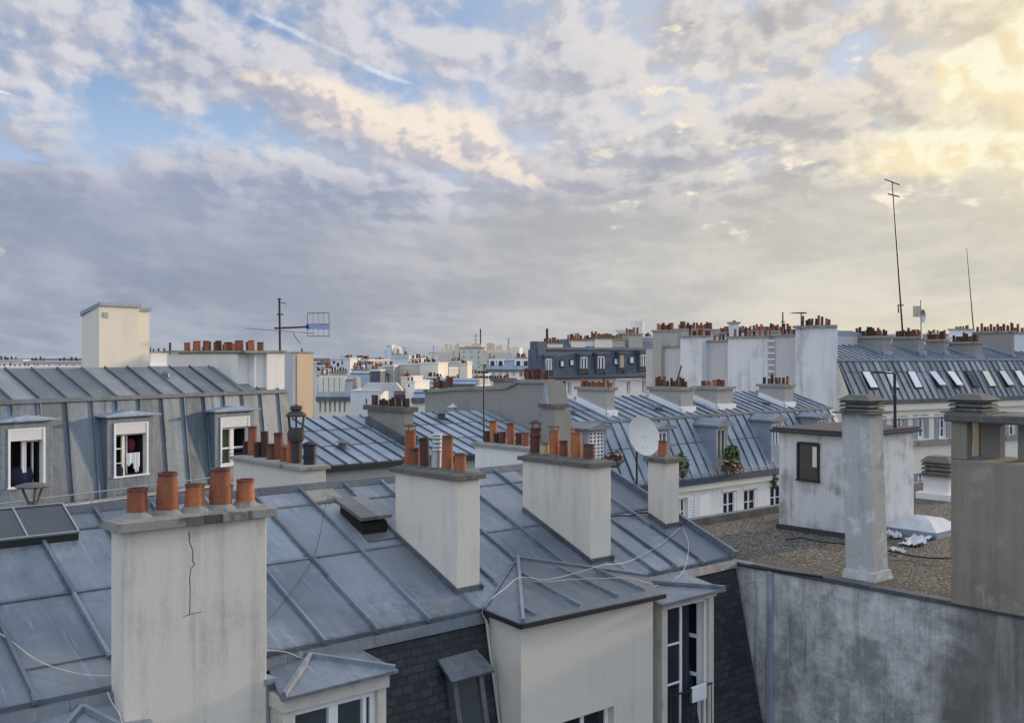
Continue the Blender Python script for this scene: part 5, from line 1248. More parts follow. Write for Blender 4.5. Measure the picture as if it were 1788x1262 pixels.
# ================================================================== dark slate mansard, middle right
def slate_house():
    fr = F_CITY; g = fr.on_y(1050, 658.5, 90.0); GB, Z0 = g.y, g.z
    k = fr.plane(1050, 611, GB, Z0, 5.0); KB, KZ = k.y, k.z
    r = fr.plane(1050, 594, KB, KZ, 1.5); RB1, RZ1 = r.y, r.z
    aL, aR = fr.on_b(942, 660, GB).x, fr.on_b(1215, 655, GB).x
    T = thing('slate_mansard_house', 'dark blue slate mansard with white windows over a white wall, topped by pale stacks', 'house', fr, ((aL+aR)/2, GB, GZ))
    MB().hexa([(aL, GB+.1, Z0), (aR, GB+.1, Z0), (aR, RB1+.4, Z0), (aL, RB1+.4, Z0)], [(aL, KB, KZ), (aR, KB, KZ), (aR, RB1+.35, KZ), (aL, RB1+.35, KZ)]).build('mansard', 'slate_blue', T)
    MB().hexa([(aL, KB-.1, KZ+.002), (aR, KB-.1, KZ+.002), (aR, RB1+.35, KZ+.002), (aL, RB1+.35, KZ+.002)], [(aL+3.5, RB1, RZ1), (aR, RB1, RZ1), (aR, RB1+.3, RZ1), (aL+3.5, RB1+.3, RZ1)]).build('roof', 'slate_blue', T)
    MB().box(aL-.1, aR, GB-.25, GB+.09, Z0-.15, Z0+.06).build('gutter', 'dark_metal', T)
    P = lambda x, y: fr.on_b(x, y, GB+.05)
    hs = [(P(x0, y1).x, P(x1, y1).x, P(x0, y1).z, P(x0, y0).z) for (x0, x1, y0, y1) in ((975, 981, 668, 690), (991, 998, 668, 690), (1094, 1101, 666, 688), (1040, 1047, 667, 689), (1067, 1074, 667, 689), (1121, 1128, 665, 687))]
    w = MB(); hole_wall(w, GB+.05, aL, aR, GZ, Z0-.26, hs, .3); w.poly([(aL, GB+.05, GZ), (aL, RB1+.4, GZ), (aL, RB1+.4, Z0), (aL, GB+.05, Z0)]).build('wall', 'white', T)
    for h in hs: window(T, GB+.32, *h, .1, 1, (), depth=.1, frame='white_paint')
    MB().box(P(984.5, 700).x-.08, P(984.5, 700).x+.08, GB-.1, GB+.048, GZ, Z0-.27).build('drain_pipe', 'black', T)
    for (x0, x1, y0, y1, dark) in ((953, 965, 625, 653, 0), (1014, 1027, 622, 650, 0), (1044, 1057, 621, 650, 0), (1083, 1091, 619, 648, 1), (1119, 1130, 618, 646, 0)):
        bb = GB-.02; Q = lambda x, y: fr.on_b(x, y, bb); u, v, t = Q(x0, y1), Q(x1, y1), Q((x0+x1)/2, y0).z; e = .16
        d = MB().box(u.x-e, u.x, bb, KB+.4, u.z-.1, t+.1).box(v.x, v.x+e, bb, KB+.4, u.z-.1, t+.1).box(u.x, v.x, bb, KB+.4, t, t+.1).box(u.x-e-.1, v.x+e+.1, bb-.15, KB+.5, t+.101, t+.28).build('dormer', 'slate_blue', T)
        window(d, bb+.1, u.x, v.x, u.z, t, .18, 1, (), depth=.15, frame='white_paint' if not dark else 'plaster_ochre', name='window_frame')
        MB().box(u.x, v.x, bb-.05, bb+.02, u.z+.05, u.z+.32).build('guard', 'black', d)
    for (x0, x1, y0, y1) in ((976, 983, 629, 641), (993, 1000, 627, 639), (1070, 1078, 625, 637), (1097, 1105, 622, 635)):
        Q = lambda x, y: fr.plane(x, y, GB+.1, Z0, 5.0); a, b_, c, d_ = Q(x0, y1), Q(x1, y1), Q(x1, y0), Q(x0, y0)
        f = V(0, -.14, 0); fm = MB().hexa([a, b_, c, d_], [a+f, b_+f, c+f, d_+f]).build('roof_window', 'dark_metal', T)
        s = .08; f2 = V(0, -.17, 0); MB().hexa([a+V(s, 0, s)+f, b_+V(-s, 0, s)+f, c+V(-s, 0, -s)+f, d_+V(s, 0, -s)+f], [a+V(s, 0, s)+f2, b_+V(-s, 0, s)+f2, c+V(-s, 0, -s)+f2, d_+V(s, 0, -s)+f2]).build('pane', 'pale', fm)
    for i, (x0, x1, yc, bb, mat, n, h) in enumerate(((956, 983, 597, 1, 'plaster_warm', 6, 8), (998, 1022, 592, 2, 'plaster_warm', 7, 9), (1038, 1069, 589, 2, 'plaster_warm', 9, 9), (1069, 1092, 591, 4, 'plaster_grey', 8, 7), (1098, 1122, 582, 2, 'plaster_grey', 5, 9), (1020, 1036, 592, 6, 'pale', 3, 6))):
        far_stack(T, fr, x0, x1, yc, KZ-2, KB+.03+bb*.02, 1.2, n, h, 2.2, mat, 'stone_dark' if i < 3 else 'stone', seed=50+i, kinds=('far', 'far_old'))
    p = fr.on_b(961, 597, KB+1); MB().tube([(p.x, KB+1.4, p.z-.3), (p.x, KB+1.4, p.z+1.15)], .12, 8).build('flue_pipe', 'dark_metal', T)
    aE = fr.on_b(942, 600, KB).x; MB().hexa([(aL-.02, GB-.1, Z0), (aL+.7, GB-.1, Z0), (aL+.7, KB+.8, Z0), (aL-.02, KB+.8, Z0)], [(aL+.1, KB-.15, fr.on_b(950, 596, KB).z), (aL+1.0, KB-.15, fr.on_b(950, 596, KB).z), (aL+1.0, KB+.8, fr.on_b(950, 596, KB).z), (aL+.1, KB+.8, fr.on_b(950, 596, KB).z)]).build('fire_wall', 'slate_blue', T)
slate_house()
# ================================================================== the town beyond
def block(name, label, px0, px1, ytop, y, mat, dd=10, roof=None, wins=(), stacks=(), fr=None, cat='building', wmat='glass', rmat='zinc_far', flat='pale', wf='white_paint'):
    """facade between two pixel columns at distance y; roof = (break y, slope, ridge y); stacks = (px0, px1, cap y, back, n, mat)"""
    global LASTF
    fr = fr or facing((px0+px1)/2, 6+(px0*7) % 11); LASTF = fr; dd = dd if y > 140 else min(dd, 5)
    c = fr.on_y((px0+px1)/2, ytop, y); b = c.y; z = c.z; P = lambda x, yy: fr.on_b(x, yy, b); a0, a1 = P(px0, ytop).x, P(px1, ytop).x
    T = thing(name, label, cat, fr, ((a0+a1)/2, b, GZ))
    hs = [(P(x0, y1).x, P(x1, y1).x, P((x0+x1)/2, y1).z, P((x0+x1)/2, y0).z) for (x0, x1, y0, y1) in wins]
    hs = [h for h in hs if a0 < h[0] and h[1] < a1 and h[3] < z]
    w = MB(); hole_wall(w, b, a0, a1, GZ, z, hs, .35)
    w.poly([(a0, b, GZ), (a0, b+dd, GZ), (a0, b+dd, z), (a0, b, z)]).poly([(a1, b, GZ), (a1, b+dd, GZ), (a1, b+dd, z), (a1, b, z)]).poly([(a0, b+dd, GZ), (a1, b+dd, GZ), (a1, b+dd, z), (a0, b+dd, z)])
    w.build('wall', mat, T); k = y/90.0
    for h in hs: window(T, b+.36, *h, .10*k, 1 if (h[1]-h[0]) > .8*k else 0, (), depth=.1, frame=wf, pane=wmat)
    zt = z
    if roof:
        yb, m, yr = roof; q = fr.plane((px0+px1)/2, yb, b, z, m); r = max(fr.plane((px0+px1)/2, yr, q.y, q.z, .35), q+V(0, 2, .7), key=lambda v: 0 if v is None else v.y) if yr else q
        r = fr.plane((px0+px1)/2, yr, q.y, q.z, .35); rb = min(max(r.y, q.y+.5), b+dd*.7); rz = q.z+.35*(rb-q.y); zt = rz
        MB().hexa([(a0, b, z+.01), (a1, b, z+.01), (a1, b+dd, z+.01), (a0, b+dd, z+.01)], [(a0, q.y, q.z), (a1, q.y, q.z), (a1, b+dd, q.z), (a0, b+dd, q.z)]).build('mansard', rmat, T)
        MB().hexa([(a0, q.y-.1, q.z+.01), (a1, q.y-.1, q.z+.01), (a1, b+dd, q.z+.01), (a0, b+dd, q.z+.01)], [(a0, rb, rz), (a1, rb, rz), (a1, rb+.4, rz), (a0, rb+.4, rz)]).build('roof', rmat, T)
        MB().box(a0, a1, b-.2, b-.002, z-.2, z+.1).build('gutter', 'lead', T)
    else:
        MB().box(a0-.05*k, a1+.05*k, b-.06*k, b+dd+.05, z+.002, z+.10*k).build('roof', flat, T)
    for i, (x0, x1, yc, back, n, m2) in enumerate(stacks):
        far_stack(T, fr, x0, x1, yc, z-2, b+back, 1.0*k, max(1, round(n*.7)), 6, 1.8, m2, 'stone', seed=int(px0)+i, over=.08*k, thick=.12*k, kinds=('far_old', 'far_old', 'far', 'far_black'))
    T['_b'] = b; return T, a0, a1, b, z, zt
def strip(T):
    if '_b' in T: del T['_b']
def grid(x0, x1, n, y0, y1, w): return [(lerp(x0, x1, (k+.5)/n)-w/2, lerp(x0, x1, (k+.5)/n)+w/2, y0, y1) for k in range(n)]
B = []
def blk(*a, **k): r = block(*a, **k); strip(r[0]); B.append(r); return r

# cream house row with a grey mansard
r = blk('town_house', 'cream house front with six tall windows under a ribbed grey mansard', 552, 614, 695, 75, 'plaster_warm', 9, (663, 1.5, 655), grid(555, 606, 6, 701, 719, 3.4), ((560, 572, 652, 3, 3, 'plaster_warm'), (577, 606, 648, 5, 8, 'sage')), rmat='zinc_grey')
T, a0, a1, b, z, zt = r
for k in range(5):
    p = LASTF.on_b(556+k*9.5, 690, b+.4); MB().box(p.x, p.x+.35, b+.3, b+1.9, z+.1, z+1.55).build('dormer', 'plaster_warm', T)
r = blk('town_house', 'dull zinc roofs with a dark gable behind the cream house row', 606, 646, 682, 86, 'plaster_grey', 12, (652, 1.3, 647), (), ((614, 640, 644, 6, 7, 'sage'),), rmat='zinc_far')
blk('town_house', 'narrow dark gable standing right of the dull zinc roofs', 646, 664, 648, 84, 'slate_blue', 8, None, (), ((648, 660, 644, 2, 4, 'sage'),))
blk('town_house', 'pale grey green tall narrow house with a white corner pipe', 668, 687, 640, 88, 'sage', 9, None, ((674, 680, 652, 676),), ((669, 683, 636, 1, 3, 'sage'),), wmat='glass_grey')
r = blk('town_house', 'pale blue white gable wall behind the dark potted stack', 612, 664, 683, 62, 'pale', 8, None, ((638, 641, 696, 712),))
g = r; a0, a1, b, z = g[1:5]; am = lerp(a0, a1, .92)
MB().hexa([(am-1.2, b+.6, z), (am+1.4, b+.6, z), (am+1.4, b+1.2, z), (am-1.2, b+1.2, z)], [(am-.8, b+.6, z+.5), (am+1.0, b+.6, z+.5), (am+1.0, b+1.2, z+.5), (am-.8, b+1.2, z+.5)]).build('curved_gable', 'grey_party', g[0])
blk('town_house', 'low white house with a small blue zinc roof left of the grey gable', 719, 742, 697, 60, 'white', 7, (685, .8, 683))
blk('town_house', 'white wall with orange tiles beside the dark potted stack', 664, 712, 690, 68, 'pale', 7, (683, .6, 681), rmat='brickred')
blk('town_house', 'flat blue zinc roof over a grey wall below the beige block', 722, 760, 678, 78, 'grey_party', 9, (668, .6, 665), ((728, 736, 682, 684),))
blk('town_house', 'flat white roofs strung with low pots behind the grey gable', 762, 830, 672, 84, 'pale', 10, (664, .5, 662), (), ((775, 800, 661, 3, 8, 'plaster_grey'),))
blk('town_house', 'low row of pots on a pale wall right of the flat white roofs', 826, 886, 664, 92, 'pale', 8, None, (), ((828, 880, 661, 2, 16, 'plaster_warm'),))
# beige blind blocks
r = blk('apartment_block', 'blind beige wall with vertical streaks, left half of the beige pair', 688, 734, 637, 92, 'beige', 10, None, (), ((716, 734, 634, 3, 5, 'beige'),))
blk('apartment_block', 'pale lit square blind wall, right half of the beige pair', 733, 765, 635, 91, 'plaster_warm', 11, None, (), ((738, 760, 632, 3, 7, 'beige'),))
blk('apartment_block', 'brown beige tower wall left of the modern balcony block', 784, 803, 633, 110, 'beige', 9, None, (), ((786, 800, 630, 2, 4, 'beige'),))
blk('apartment_block', 'small pale wall between the brown beige wall and the balcony block', 803, 816, 637, 108, 'plaster_warm', 9, None, (), ((804, 814, 634, 2, 4, 'beige'),))
blk('apartment_block', 'lilac grey low wall right of the pale lit square', 766, 784, 644, 100, 'grey_party', 9)
# white and grey modern blocks on the left skyline
r = blk('apartment_block', 'white flat roofed block with dark square windows and roof plants on the left skyline', 577, 611, 627, 150, 'pale', 14, None, ((581, 585, 630, 635), (588, 592, 633, 640), (596, 599, 631, 636)), (), wf='dark_metal')
blk('apartment_block', 'grey concrete block with a railed roof terrace right of the white one', 611, 643, 630, 160, 'plaster_grey', 14, None, grid(613, 642, 4, 633, 638, 3), ((630, 642, 626, 3, 4, 'beige'),))
blk('apartment_block', 'tiny sunlit cream penthouse left of the white tower', 643, 668, 635, 200, 'plaster_warm', 12, None, grid(645, 667, 3, 637, 641, 3), ((657, 667, 629, 1, 1, 'plaster_warm'),))
r = blk('tower', 'white twin tower with a rounded sunlit top on the skyline', 675, 683, 604, 350, 'pale', 8, None, (), ())
T, a0, a1, b, z, zt = r
cc = LASTF.on_b(692, 604, b); MB().lathe((cc.x, b+2, GZ), [(1.7, 0), (1.7, -GZ+cc.z-2.5), (1.3, -GZ+cc.z-.8), (.8, -GZ+cc.z)], 16).build('drum', 'plaster_warm', T)
lo = LASTF.on_b(672, 611, b); MB().box(lo.x-.6, a0-.01, b+1, b+6, GZ, lo.z).build('lower_wing', 'pale', T)
blk('apartment_block', 'white stepped block right of the twin tower', 684, 714, 622, 320, 'pale', 15, None, grid(688, 712, 4, 625, 628, 3), ((690, 698, 617, 2, 1, 'pale'), (704, 712, 618, 2, 2, 'pale')))
blk('apartment_block', 'small white block with a dark roof opening before the balcony block', 748, 771, 616, 260, 'white', 14, None, ((753, 760, 620, 625),), ())
# modern block with balconies and aerials
r = blk('apartment_block', 'modern grey beige block with balconies and roof aerials on the skyline', 803, 843, 608, 200, 'sage_pale', 14, None, [(x, x+4.5, y, y+5) for x in (808, 821, 834) for y in (613, 622, 631, 640, 649)], (), wmat='glass_grey', flat='stone')
T, a0, a1, b, z, zt = r
MF = LASTF; P = lambda x, y, d=0: MF.on_b(x, y, b+d)
for (x0, x1, yt, d, m) in ((771, 803, 609, 1.5, 'beige'), (843, 892, 611, 1.0, 'beige')):
    u, v = P(x0, yt, d), P(x1, yt, d); MB().box(u.x, v.x-.02, b+d, b+13, GZ, u.z).build('wing', m, T)
    for yy in (612, 619, 626):
        q = P(x0, yy, d); MB().box(u.x-.6, v.x-.05, b+d-1.2, b+d-.002, q.z-1.15, q.z-.35).build('balcony', 'beige', T)
u, v = P(891, 606, .5), P(907, 606, .5); MB().box(u.x, v.x, b+.5, b+12, GZ, u.z).build('end_wall', 'plaster_warm', T)
pv = MB()
for px in (777, 785, 793, 797, 812, 818, 850, 855, 859, 866, 872, 885):
    q = P(px, 609, 3); pv.box(q.x, q.x+.55, b+3, b+3.5, q.z-.3, q.z+random.uniform(.5, 1.2))
pv.build('roof_flue', 'plaster_ochre', T)
q0, q1 = P(824, 608, 3), P(841, 600, 3); MB().box(q0.x, q1.x, b+3, b+6, q0.z-1, q1.z).build('penthouse', 'plaster_ochre', T)
def mast(name, label, fr, path, r, cat='aerial', mat='dark_metal', bits=()):
    m = MB().tube(path, r, 6)
    for bb in bits: m.tube(*bb)
    return single(name, label, cat, fr, path[0], m, mat)
for k, (px, y0, y1, r_, lab) in enumerate(((839, 574, 604, .14, 'tallest thin aerial on the modern balcony block'), (831, 582, 604, .16, 'shorter dark aerial on the modern balcony block, with crossbars'), (888, 590, 612, .22, 'white aerial pole near the sunlit end of the modern balcony block'))):
    q0, q1 = P(px, y1+3, 4), P(px, y0, 4)
    mast('aerial', lab, MF, [q0, q1], r_, mat='steel' if k else 'dark_metal', bits=[([q1-V(.7, 0, j), q1+V(.7, 0, -j)], .06) for j in (.5, 1.2)] if k == 1 else ())
# blue mansard with white front below it
r = blk('town_house', 'blue zinc mansard with two white dormers over a white front, before the sunlit end wall', 849, 942, 646, 130, 'white', 12, (630, 3.0, 626), grid(856, 938, 7, 649, 657, 4), ((853, 863, 624, 4, 3, 'beige'), (900, 915, 623, 4, 6, 'beige'), (924, 938, 622, 5, 6, 'beige')))
T, a0, a1, b, z, zt = r
for px in (860, 874, 905, 918):
    p = LASTF.on_b(px, 643, b+.2); d = MB().box(p.x-.45, p.x+.45, b+.2, b+1.5, z+.2, z+1.35).build('dormer', 'white_paint', T); MB().box(p.x-.25, p.x+.25, b+.17, b+.199, z+.3, z+1.15).build('pane', 'glass', d)
# ochre sunlit fire wall and blue roof behind the left mansard house
r = blk('town_house', 'sunlit ochre fire wall with a blue zinc slope, right of the left mansard', 519, 547, 617, 52, 'plaster_ochre', 1.3, None, (), ((524, 540, 614, .1, 2, 'plaster_ochre'),), fr=F_LEFT, flat='stone')
T, a0, a1, b, z, zt = r
q = F_LEFT.on_b(495, 628, b+.3); MB().hexa([(q.x-.5, b+.2, GZ), (a0-.02, b+.2, GZ), (a0-.02, b+5, GZ), (q.x-.5, b+5, GZ)], [(q.x-.5, b+2.4, z-.35), (a0-.02, b+2.4, z-.35), (a0-.02, b+3, z-.35), (q.x-.5, b+3, z-.35)]).build('zinc_slope', 'zinc_far', T)
MB().hexa([(a0-.45, b+.05, GZ), (a0-.021, b+.05, GZ), (a0-.021, b+1.25, GZ), (a0-.45, b+1.25, GZ)], [(a0-.2, b+.05, z-.1), (a0-.021, b+.05, z-.1), (a0-.021, b+1.25, z-.1), (a0-.2, b+1.25, z-.1)]).build('return_wall', 'grey_party', T)
# roofs peeping over the left mansard
r = blk('town_house', 'low pale parapet with a line of pots behind the left mansard', -40, 150, 641, 55, 'plaster_warm', 6, None, (), ((0, 76, 640, .5, 13, 'plaster_warm'), (78, 112, 642, .5, 5, 'plaster_warm'), (113, 141, 640, .2, 3, 'plaster_warm')), fr=F_LEFT)
r = blk('town_house', 'small white stack with five pots right of the white block', 258, 297, 640, 48, 'white', 3, None, (), ((263, 294, 613, .3, 6, 'white'),), fr=F_LEFT)
p = F_LEFT.on_y(297, 638, 47); mast('aerial', 'thin dark rod aerial beside the small white stack', F_LEFT, [p, F_LEFT.on_y(297, 598, 47)], .05)
# white drum and low white block on the far skyline
r = blk('tower', 'low white block with a white water drum on the far skyline', 1076, 1102, 578, 260, 'white', 14, None, grid(1079, 1100, 3, 581, 585, 4), ())
T, a0, a1, b, z, zt = r
q0, q1 = LASTF.on_b(1098, 561, b+4), LASTF.on_b(1127, 561, b+4); MB().lathe(((q0.x+q1.x)/2, b+4, GZ), [((q1.x-q0.x)*.40, 0), ((q1.x-q0.x)*.40, q0.z-GZ)], 24).build('drum', 'white', T, smooth=False)
# distant roofs filling the skyline
far_list = [(-70, 40, 630, 330, 'pale', 'leftmost long pale far house behind the line of pots'), (40, 150, 632, 300, 'grey_party', 'lilac grey far house behind the line of pots'), (250, 345, 628, 280, 'pale', 'pale far house right of the small white stack with five pots'), (500, 552, 634, 320, 'grey_party', 'grey lilac far house behind the ochre fire wall'), (596, 645, 629, 420, 'pale', 'faint pale far house on the skyline behind the railed terrace'), (690, 775, 629, 450, 'white', 'faint white far house on the skyline behind the beige pair'), (548, 580, 640, 240, 'pale', 'long pale far block low on the left skyline'), (640, 690, 640, 260, 'grey_party', 'far grey block behind the tiny penthouse'), (712, 750, 632, 300, 'plaster_grey', 'far grey block between the stepped block and the small white block'), (900, 945, 628, 300, 'beige', 'far beige roofs right of the sunlit end wall'), (1120, 1160, 590, 150, 'zinc_far', 'far blue zinc roof behind the white drum'), (1462, 1500, 588, 150, 'beige', 'far beige roofs left of the first brown stack'), (1500, 1610, 585, 240, 'beige', 'long far beige roofline behind the brown stacks'), (1610, 1690, 584, 220, 'plaster_grey', 'far grey roofline behind the panel aerial'), (1240, 1330, 581, 200, 'plaster_grey', 'far grey roofline behind the party wall pots'), (560, 640, 646, 180, 'plaster_warm', 'far cream roofs behind the cream house row')]
for k, (x0, x1, yt, y, m, lab) in enumerate(far_list):
    blk('far_house', lab, x0, x1, yt, y, m, 14, None, (), ((lerp(x0, x1, .1), lerp(x0, x1, .35), yt-3, 2, 6, m), (lerp(x0, x1, .55), lerp(x0, x1, .9), yt-2, 3, 8, m)), cat='building')
r = blk('town_house', 'warm lit potted stack on a white roof, upper right beside the slender mast', 1672, 1702, 590, 75, 'white', 5, None, (), ((1674, 1700, 574, .3, 8, 'pale'),), fr=F_RIGHT)
# more of the crowded middle distance
more = [
 (550, 566, 650, 120, 'plaster_warm', 'narrow cream far house with a brown flat top, right of the ochre fire wall', ((551, 565, 647, 1, 4, 'plaster_warm'),), ((554, 557, 654, 659), (560, 563, 654, 659))),
 (566, 579, 646, 135, 'pale', 'narrow pale far house between the cream and the sage ones', ((567, 578, 643, 1, 5, 'beige'),), ((569, 571, 650, 655), (574, 576, 650, 655))),
 (616, 632, 641, 115, 'white', 'small bright white far gable above the dull zinc roofs', ((618, 630, 638, 1, 5, 'plaster_warm'),), ((621, 624, 645, 650),)),
 (634, 652, 639, 125, 'beige', 'small beige far house with a red tiled strip above the dark gable', ((636, 650, 636, 1, 6, 'beige'),), ((640, 643, 643, 648),)),
 (652, 668, 643, 118, 'pale', 'pale far house squeezed left of the tall narrow sage house', ((653, 667, 640, 1, 5, 'pale'),), ((656, 659, 647, 652), (662, 665, 647, 652))),
 (700, 716, 660, 72, 'plaster_warm', 'small cream shed wall low before the streaked blind beige wall', ((702, 714, 657, 1, 5, 'plaster_warm'),), ()),
 (708, 724, 668, 66, 'white', 'small white box house low before the beige pair', ((710, 722, 665, 1, 3, 'white'),), ((712, 715, 671, 676),)),
 (745, 772, 660, 88, 'plaster_grey', 'grey parapet low before the pale lit square', ((747, 770, 657, 1, 8, 'plaster_grey'),), ()),
 (816, 846, 655, 120, 'white', 'white house front with three windows before the balcony block', ((818, 842, 652, 1, 8, 'plaster_warm'),), ((821, 824, 659, 664), (829, 832, 659, 664), (837, 840, 659, 664))),
 (906, 944, 660, 100, 'white', 'white house front left of the slate mansard, with red pots', ((908, 926, 657, 1, 7, 'plaster_warm'), (930, 942, 656, 1, 4, 'beige')), ((911, 914, 664, 669), (920, 923, 664, 669), (930, 933, 664, 669))),
 (584, 600, 636, 190, 'plaster_warm', 'tiny cream far house under the white flat roofed block', ((585, 599, 634, 1, 4, 'beige'),), ()),
 (716, 735, 627, 280, 'plaster_warm', 'tiny sunlit far house right of the white stepped block', ((718, 733, 625, 1, 4, 'plaster_warm'),), ((721, 723, 630, 633), (727, 729, 630, 633))),
]
for (x0, x1, yt, y, m, lab, stk, wn) in more: blk('far_house', lab, x0, x1, yt, y, m, 6, None, wn, stk, cat='building')
for px, y0, y1, y, lab in ((563, 628, 648, 118, 'hair thin aerial on the narrow cream far house'), (597, 620, 650, 100, 'thin aerial on the sage far stack above the cream house row'), (625, 624, 642, 113, 'thin aerial over the small bright white far gable'), (706, 606, 622, 300, 'thin aerial on the white stepped block'), (757, 604, 618, 255, 'thin aerial on the small white block before the balcony block'), (925, 612, 628, 126, 'thin aerial on the blue zinc mansard with two dormers'), (792, 612, 632, 108, 'thin aerial on the brown beige tower wall'), (712, 646, 664, 70, 'thin aerial on the low cream shed wall')):
    q0, q1 = F_CITY.on_y(px, y1, y), F_CITY.on_y(px, y0, y); h = (q1-q0).length; r_ = .35*y/1800
    mast('aerial', lab, F_CITY, [q0, q1], r_, bits=[([q1+V(-h*.18, 0, -h*.1), q1+V(h*.18, 0, -h*.1)], r_*.8), ([q1+V(-h*.12, 0, -h*.3), q1+V(h*.12, 0, -h*.3)], r_*.8)])

# low wooded hills closing the view
hm = MB(); n = 60
for k in range(n):
    t0, t1 = math.radians(11+60*k/n), math.radians(11+60*(k+1)/n); R0 = 3500; h = lambda t: 10+22*math.sin(t*3+1.2)**2+7*math.sin(t*17)+4*math.sin(t*41)+(40 if t > .1 else 0)*min(1, max(0, (t-.1)*3))
    q = lambda t, r_, z: (r_*math.sin(t), r_*math.cos(t), z)
    hm.poly([q(t0, R0, GZ-1), q(t1, R0, GZ-1), q(t1, R0+300, h(t1)), q(t0, R0+300, h(t0))]).poly([q(t0, R0+300, h(t0)), q(t1, R0+300, h(t1)), q(t1, R0+900, GZ-1), q(t0, R0+900, GZ-1)])
o = bpy.data.objects.new('hills', hm.mesh('hills', m_plain('far_woods', (.10, .115, .12), .95, var=.4, scale=.02))); COL.objects.link(o); o['kind'] = 'structure'

# ================================================================== aerials, dish, cables
def tv_aerial():
    fr = F_LEFT; b = LEFT[2]+1.0; P = lambda x, y, d=0: fr.on_b(x, y, b+d)
    T = thing('tv_aerial', 'television aerial with a blue boxed reflector, on the left mansard gable stack', 'aerial', fr, P(489, 612))
    MB().tube([P(489, 614), P(488, 521)], .03, 8).build('mast', 'dark_metal', T)
    m = MB().tube([P(480, 573), P(540, 570.5)], .03, 6)
    for (px, l) in ((498, .10), (507, .1), (516, .1)): m.tube([P(px, 572, -l), P(px, 572, l)], .012, 4)
    m.build('boom', 'dark_metal', T)
    m = MB().tube([P(428, 572.5), P(510, 579), P(550, 582)], .016, 6)
    for k in range(8): px = 430+k*7.5; y = 572.5+(px-428)*.075; m.tube([P(px, y, -.18), P(px, y, .18)], .010, 4).tube([P(px, y-.8), P(px, y+1.2)], .02, 4)
    m.tube([P(512, 579), P(515, 587), P(525, 600)], .018, 5).build('long_boom', 'steel', T)
    bl = MB().box(P(537, 570).x, P(573, 570).x, b-.06, b+.06, P(540, 574).z, P(540, 566).z); bl.build('blue_box', 'blue_plastic', T)
    f = MB()
    for (y0, y1) in ((547, 566), (574, 587)):
        q = [P(537, y0), P(574, y0-1), P(575, y1), P(537, y1)]
        for u, v in zip(q, q[1:]+q[:1]): f.tube([u, v], .010, 4)
        for k in range(1, 4): f.tube([q[0].lerp(q[1], k/4), q[3].lerp(q[2], k/4)], .006, 4)
    f.build('reflector_frame', 'dark_metal', T)
    MB().tube([P(484, 549), P(494, 549)], .02, 5).tube([P(489, 528), P(500, 530)], .012, 5).tube([P(485, 522), P(491, 522)], .02, 5).build('crossbar', 'dark_metal', T)
tv_aerial()
def dish():
    fr = F_CITY; a = 12.03; ft = fr.on_a(1112, 866, a); tp = fr.on_a(1112, 772, a)
    T = thing('satellite_dish', 'big pale satellite dish on a thin mast behind the smallest stack', 'satellite dish', fr, ft)
    MB().tube([ft, tp], .018, 8).tube([(a, ft.y-.02, ft.z+.05), (a-.12, ft.y-.02, ft.z+.05)], .015, 6).build('mast', 'dark_metal', T)
    c = fr.on_a(1125, 761, a-.02)
    # faces the eye, turned left and tipped up
    view = V(-c.x, -c.y, -c.z).normalized(); side = view.cross(V(0, 0, 1)).normalized()
    n = (view*.80+side*-.52+V(0, 0, .26)).normalized(); u = n.cross(V(0, 0, 1)).normalized(); w = u.cross(n)
    rw, rh, dp = .275, .315, .07; m = MB(); N, K = 32, 6
    def q(k, t, off): r = k/K; return c+u*(math.cos(t)*rw*r)+w*(math.sin(t)*rh*r)+n*(dp*r*r-dp+off)
    for off in (.0, -.012):
        for k in range(K):
            for j in range(N):
                t0, t1 = 2*math.pi*j/N, 2*math.pi*(j+1)/N
                if k == 0: m.poly([q(0, 0, off), q(1, t0, off), q(1, t1, off)])
                else: m.poly([q(k, t0, off), q(k+1, t0, off), q(k+1, t1, off), q(k, t1, off)])
    for j in range(N):
        t0, t1 = 2*math.pi*j/N, 2*math.pi*(j+1)/N; m.poly([q(K, t0, 0), q(K, t1, 0), q(K, t1, -.012), q(K, t0, -.012)])
    bm_o = m.build('reflector', 'dish', T)
    b = MB()
    for (x, y) in ((-.055, .0), (-.02, .0), (-.05, -.17), (.03, -.17)): b.lathe(c+u*x+w*y+n*(.004-dp*(1-((x/rw)**2+(y/rh)**2))), [(.008, -.004), (.008, .006)], 6)
    b.build('bolt', 'steel', bm_o)
    rim = MB().tube([q(K, 2*math.pi*j/N, -.006) for j in range(N+1)], .008, 5); rim.build('rim', 'steel', bm_o)
    e = c-w*rh*.98; MB().tube([e-n*.02, e-w*.10+n*.30+u*.0], .012, 6).lathe(e-w*.10+n*.31, [(.028, -.04), (.028, .03)], 8).build('feed_arm', 'steel', T)
    MB().bar(c-n*(dp+.10), c-n*(dp+.005), .07, .07).tube([c-n*(dp+.08), tp-V(0, 0, .05)], .014, 6).build('bracket', 'dark_metal', T)
dish()
# mast on the white stack behind the ridge
p0, p1 = F_CITY.on_a(845, 776, 10.95), F_CITY.on_a(845, 646, 10.95)
mast('aerial', 'plain dark aerial mast on the low white stack behind the ridge', F_CITY, [p0, p1], .014, bits=[([p1+V(-.15, .12, -.12), p1+V(.2, -.16, -.12)], .012), ([p1+V(-.03, 0, -.04), p1+V(.06, -.04, -.04)], .02)])
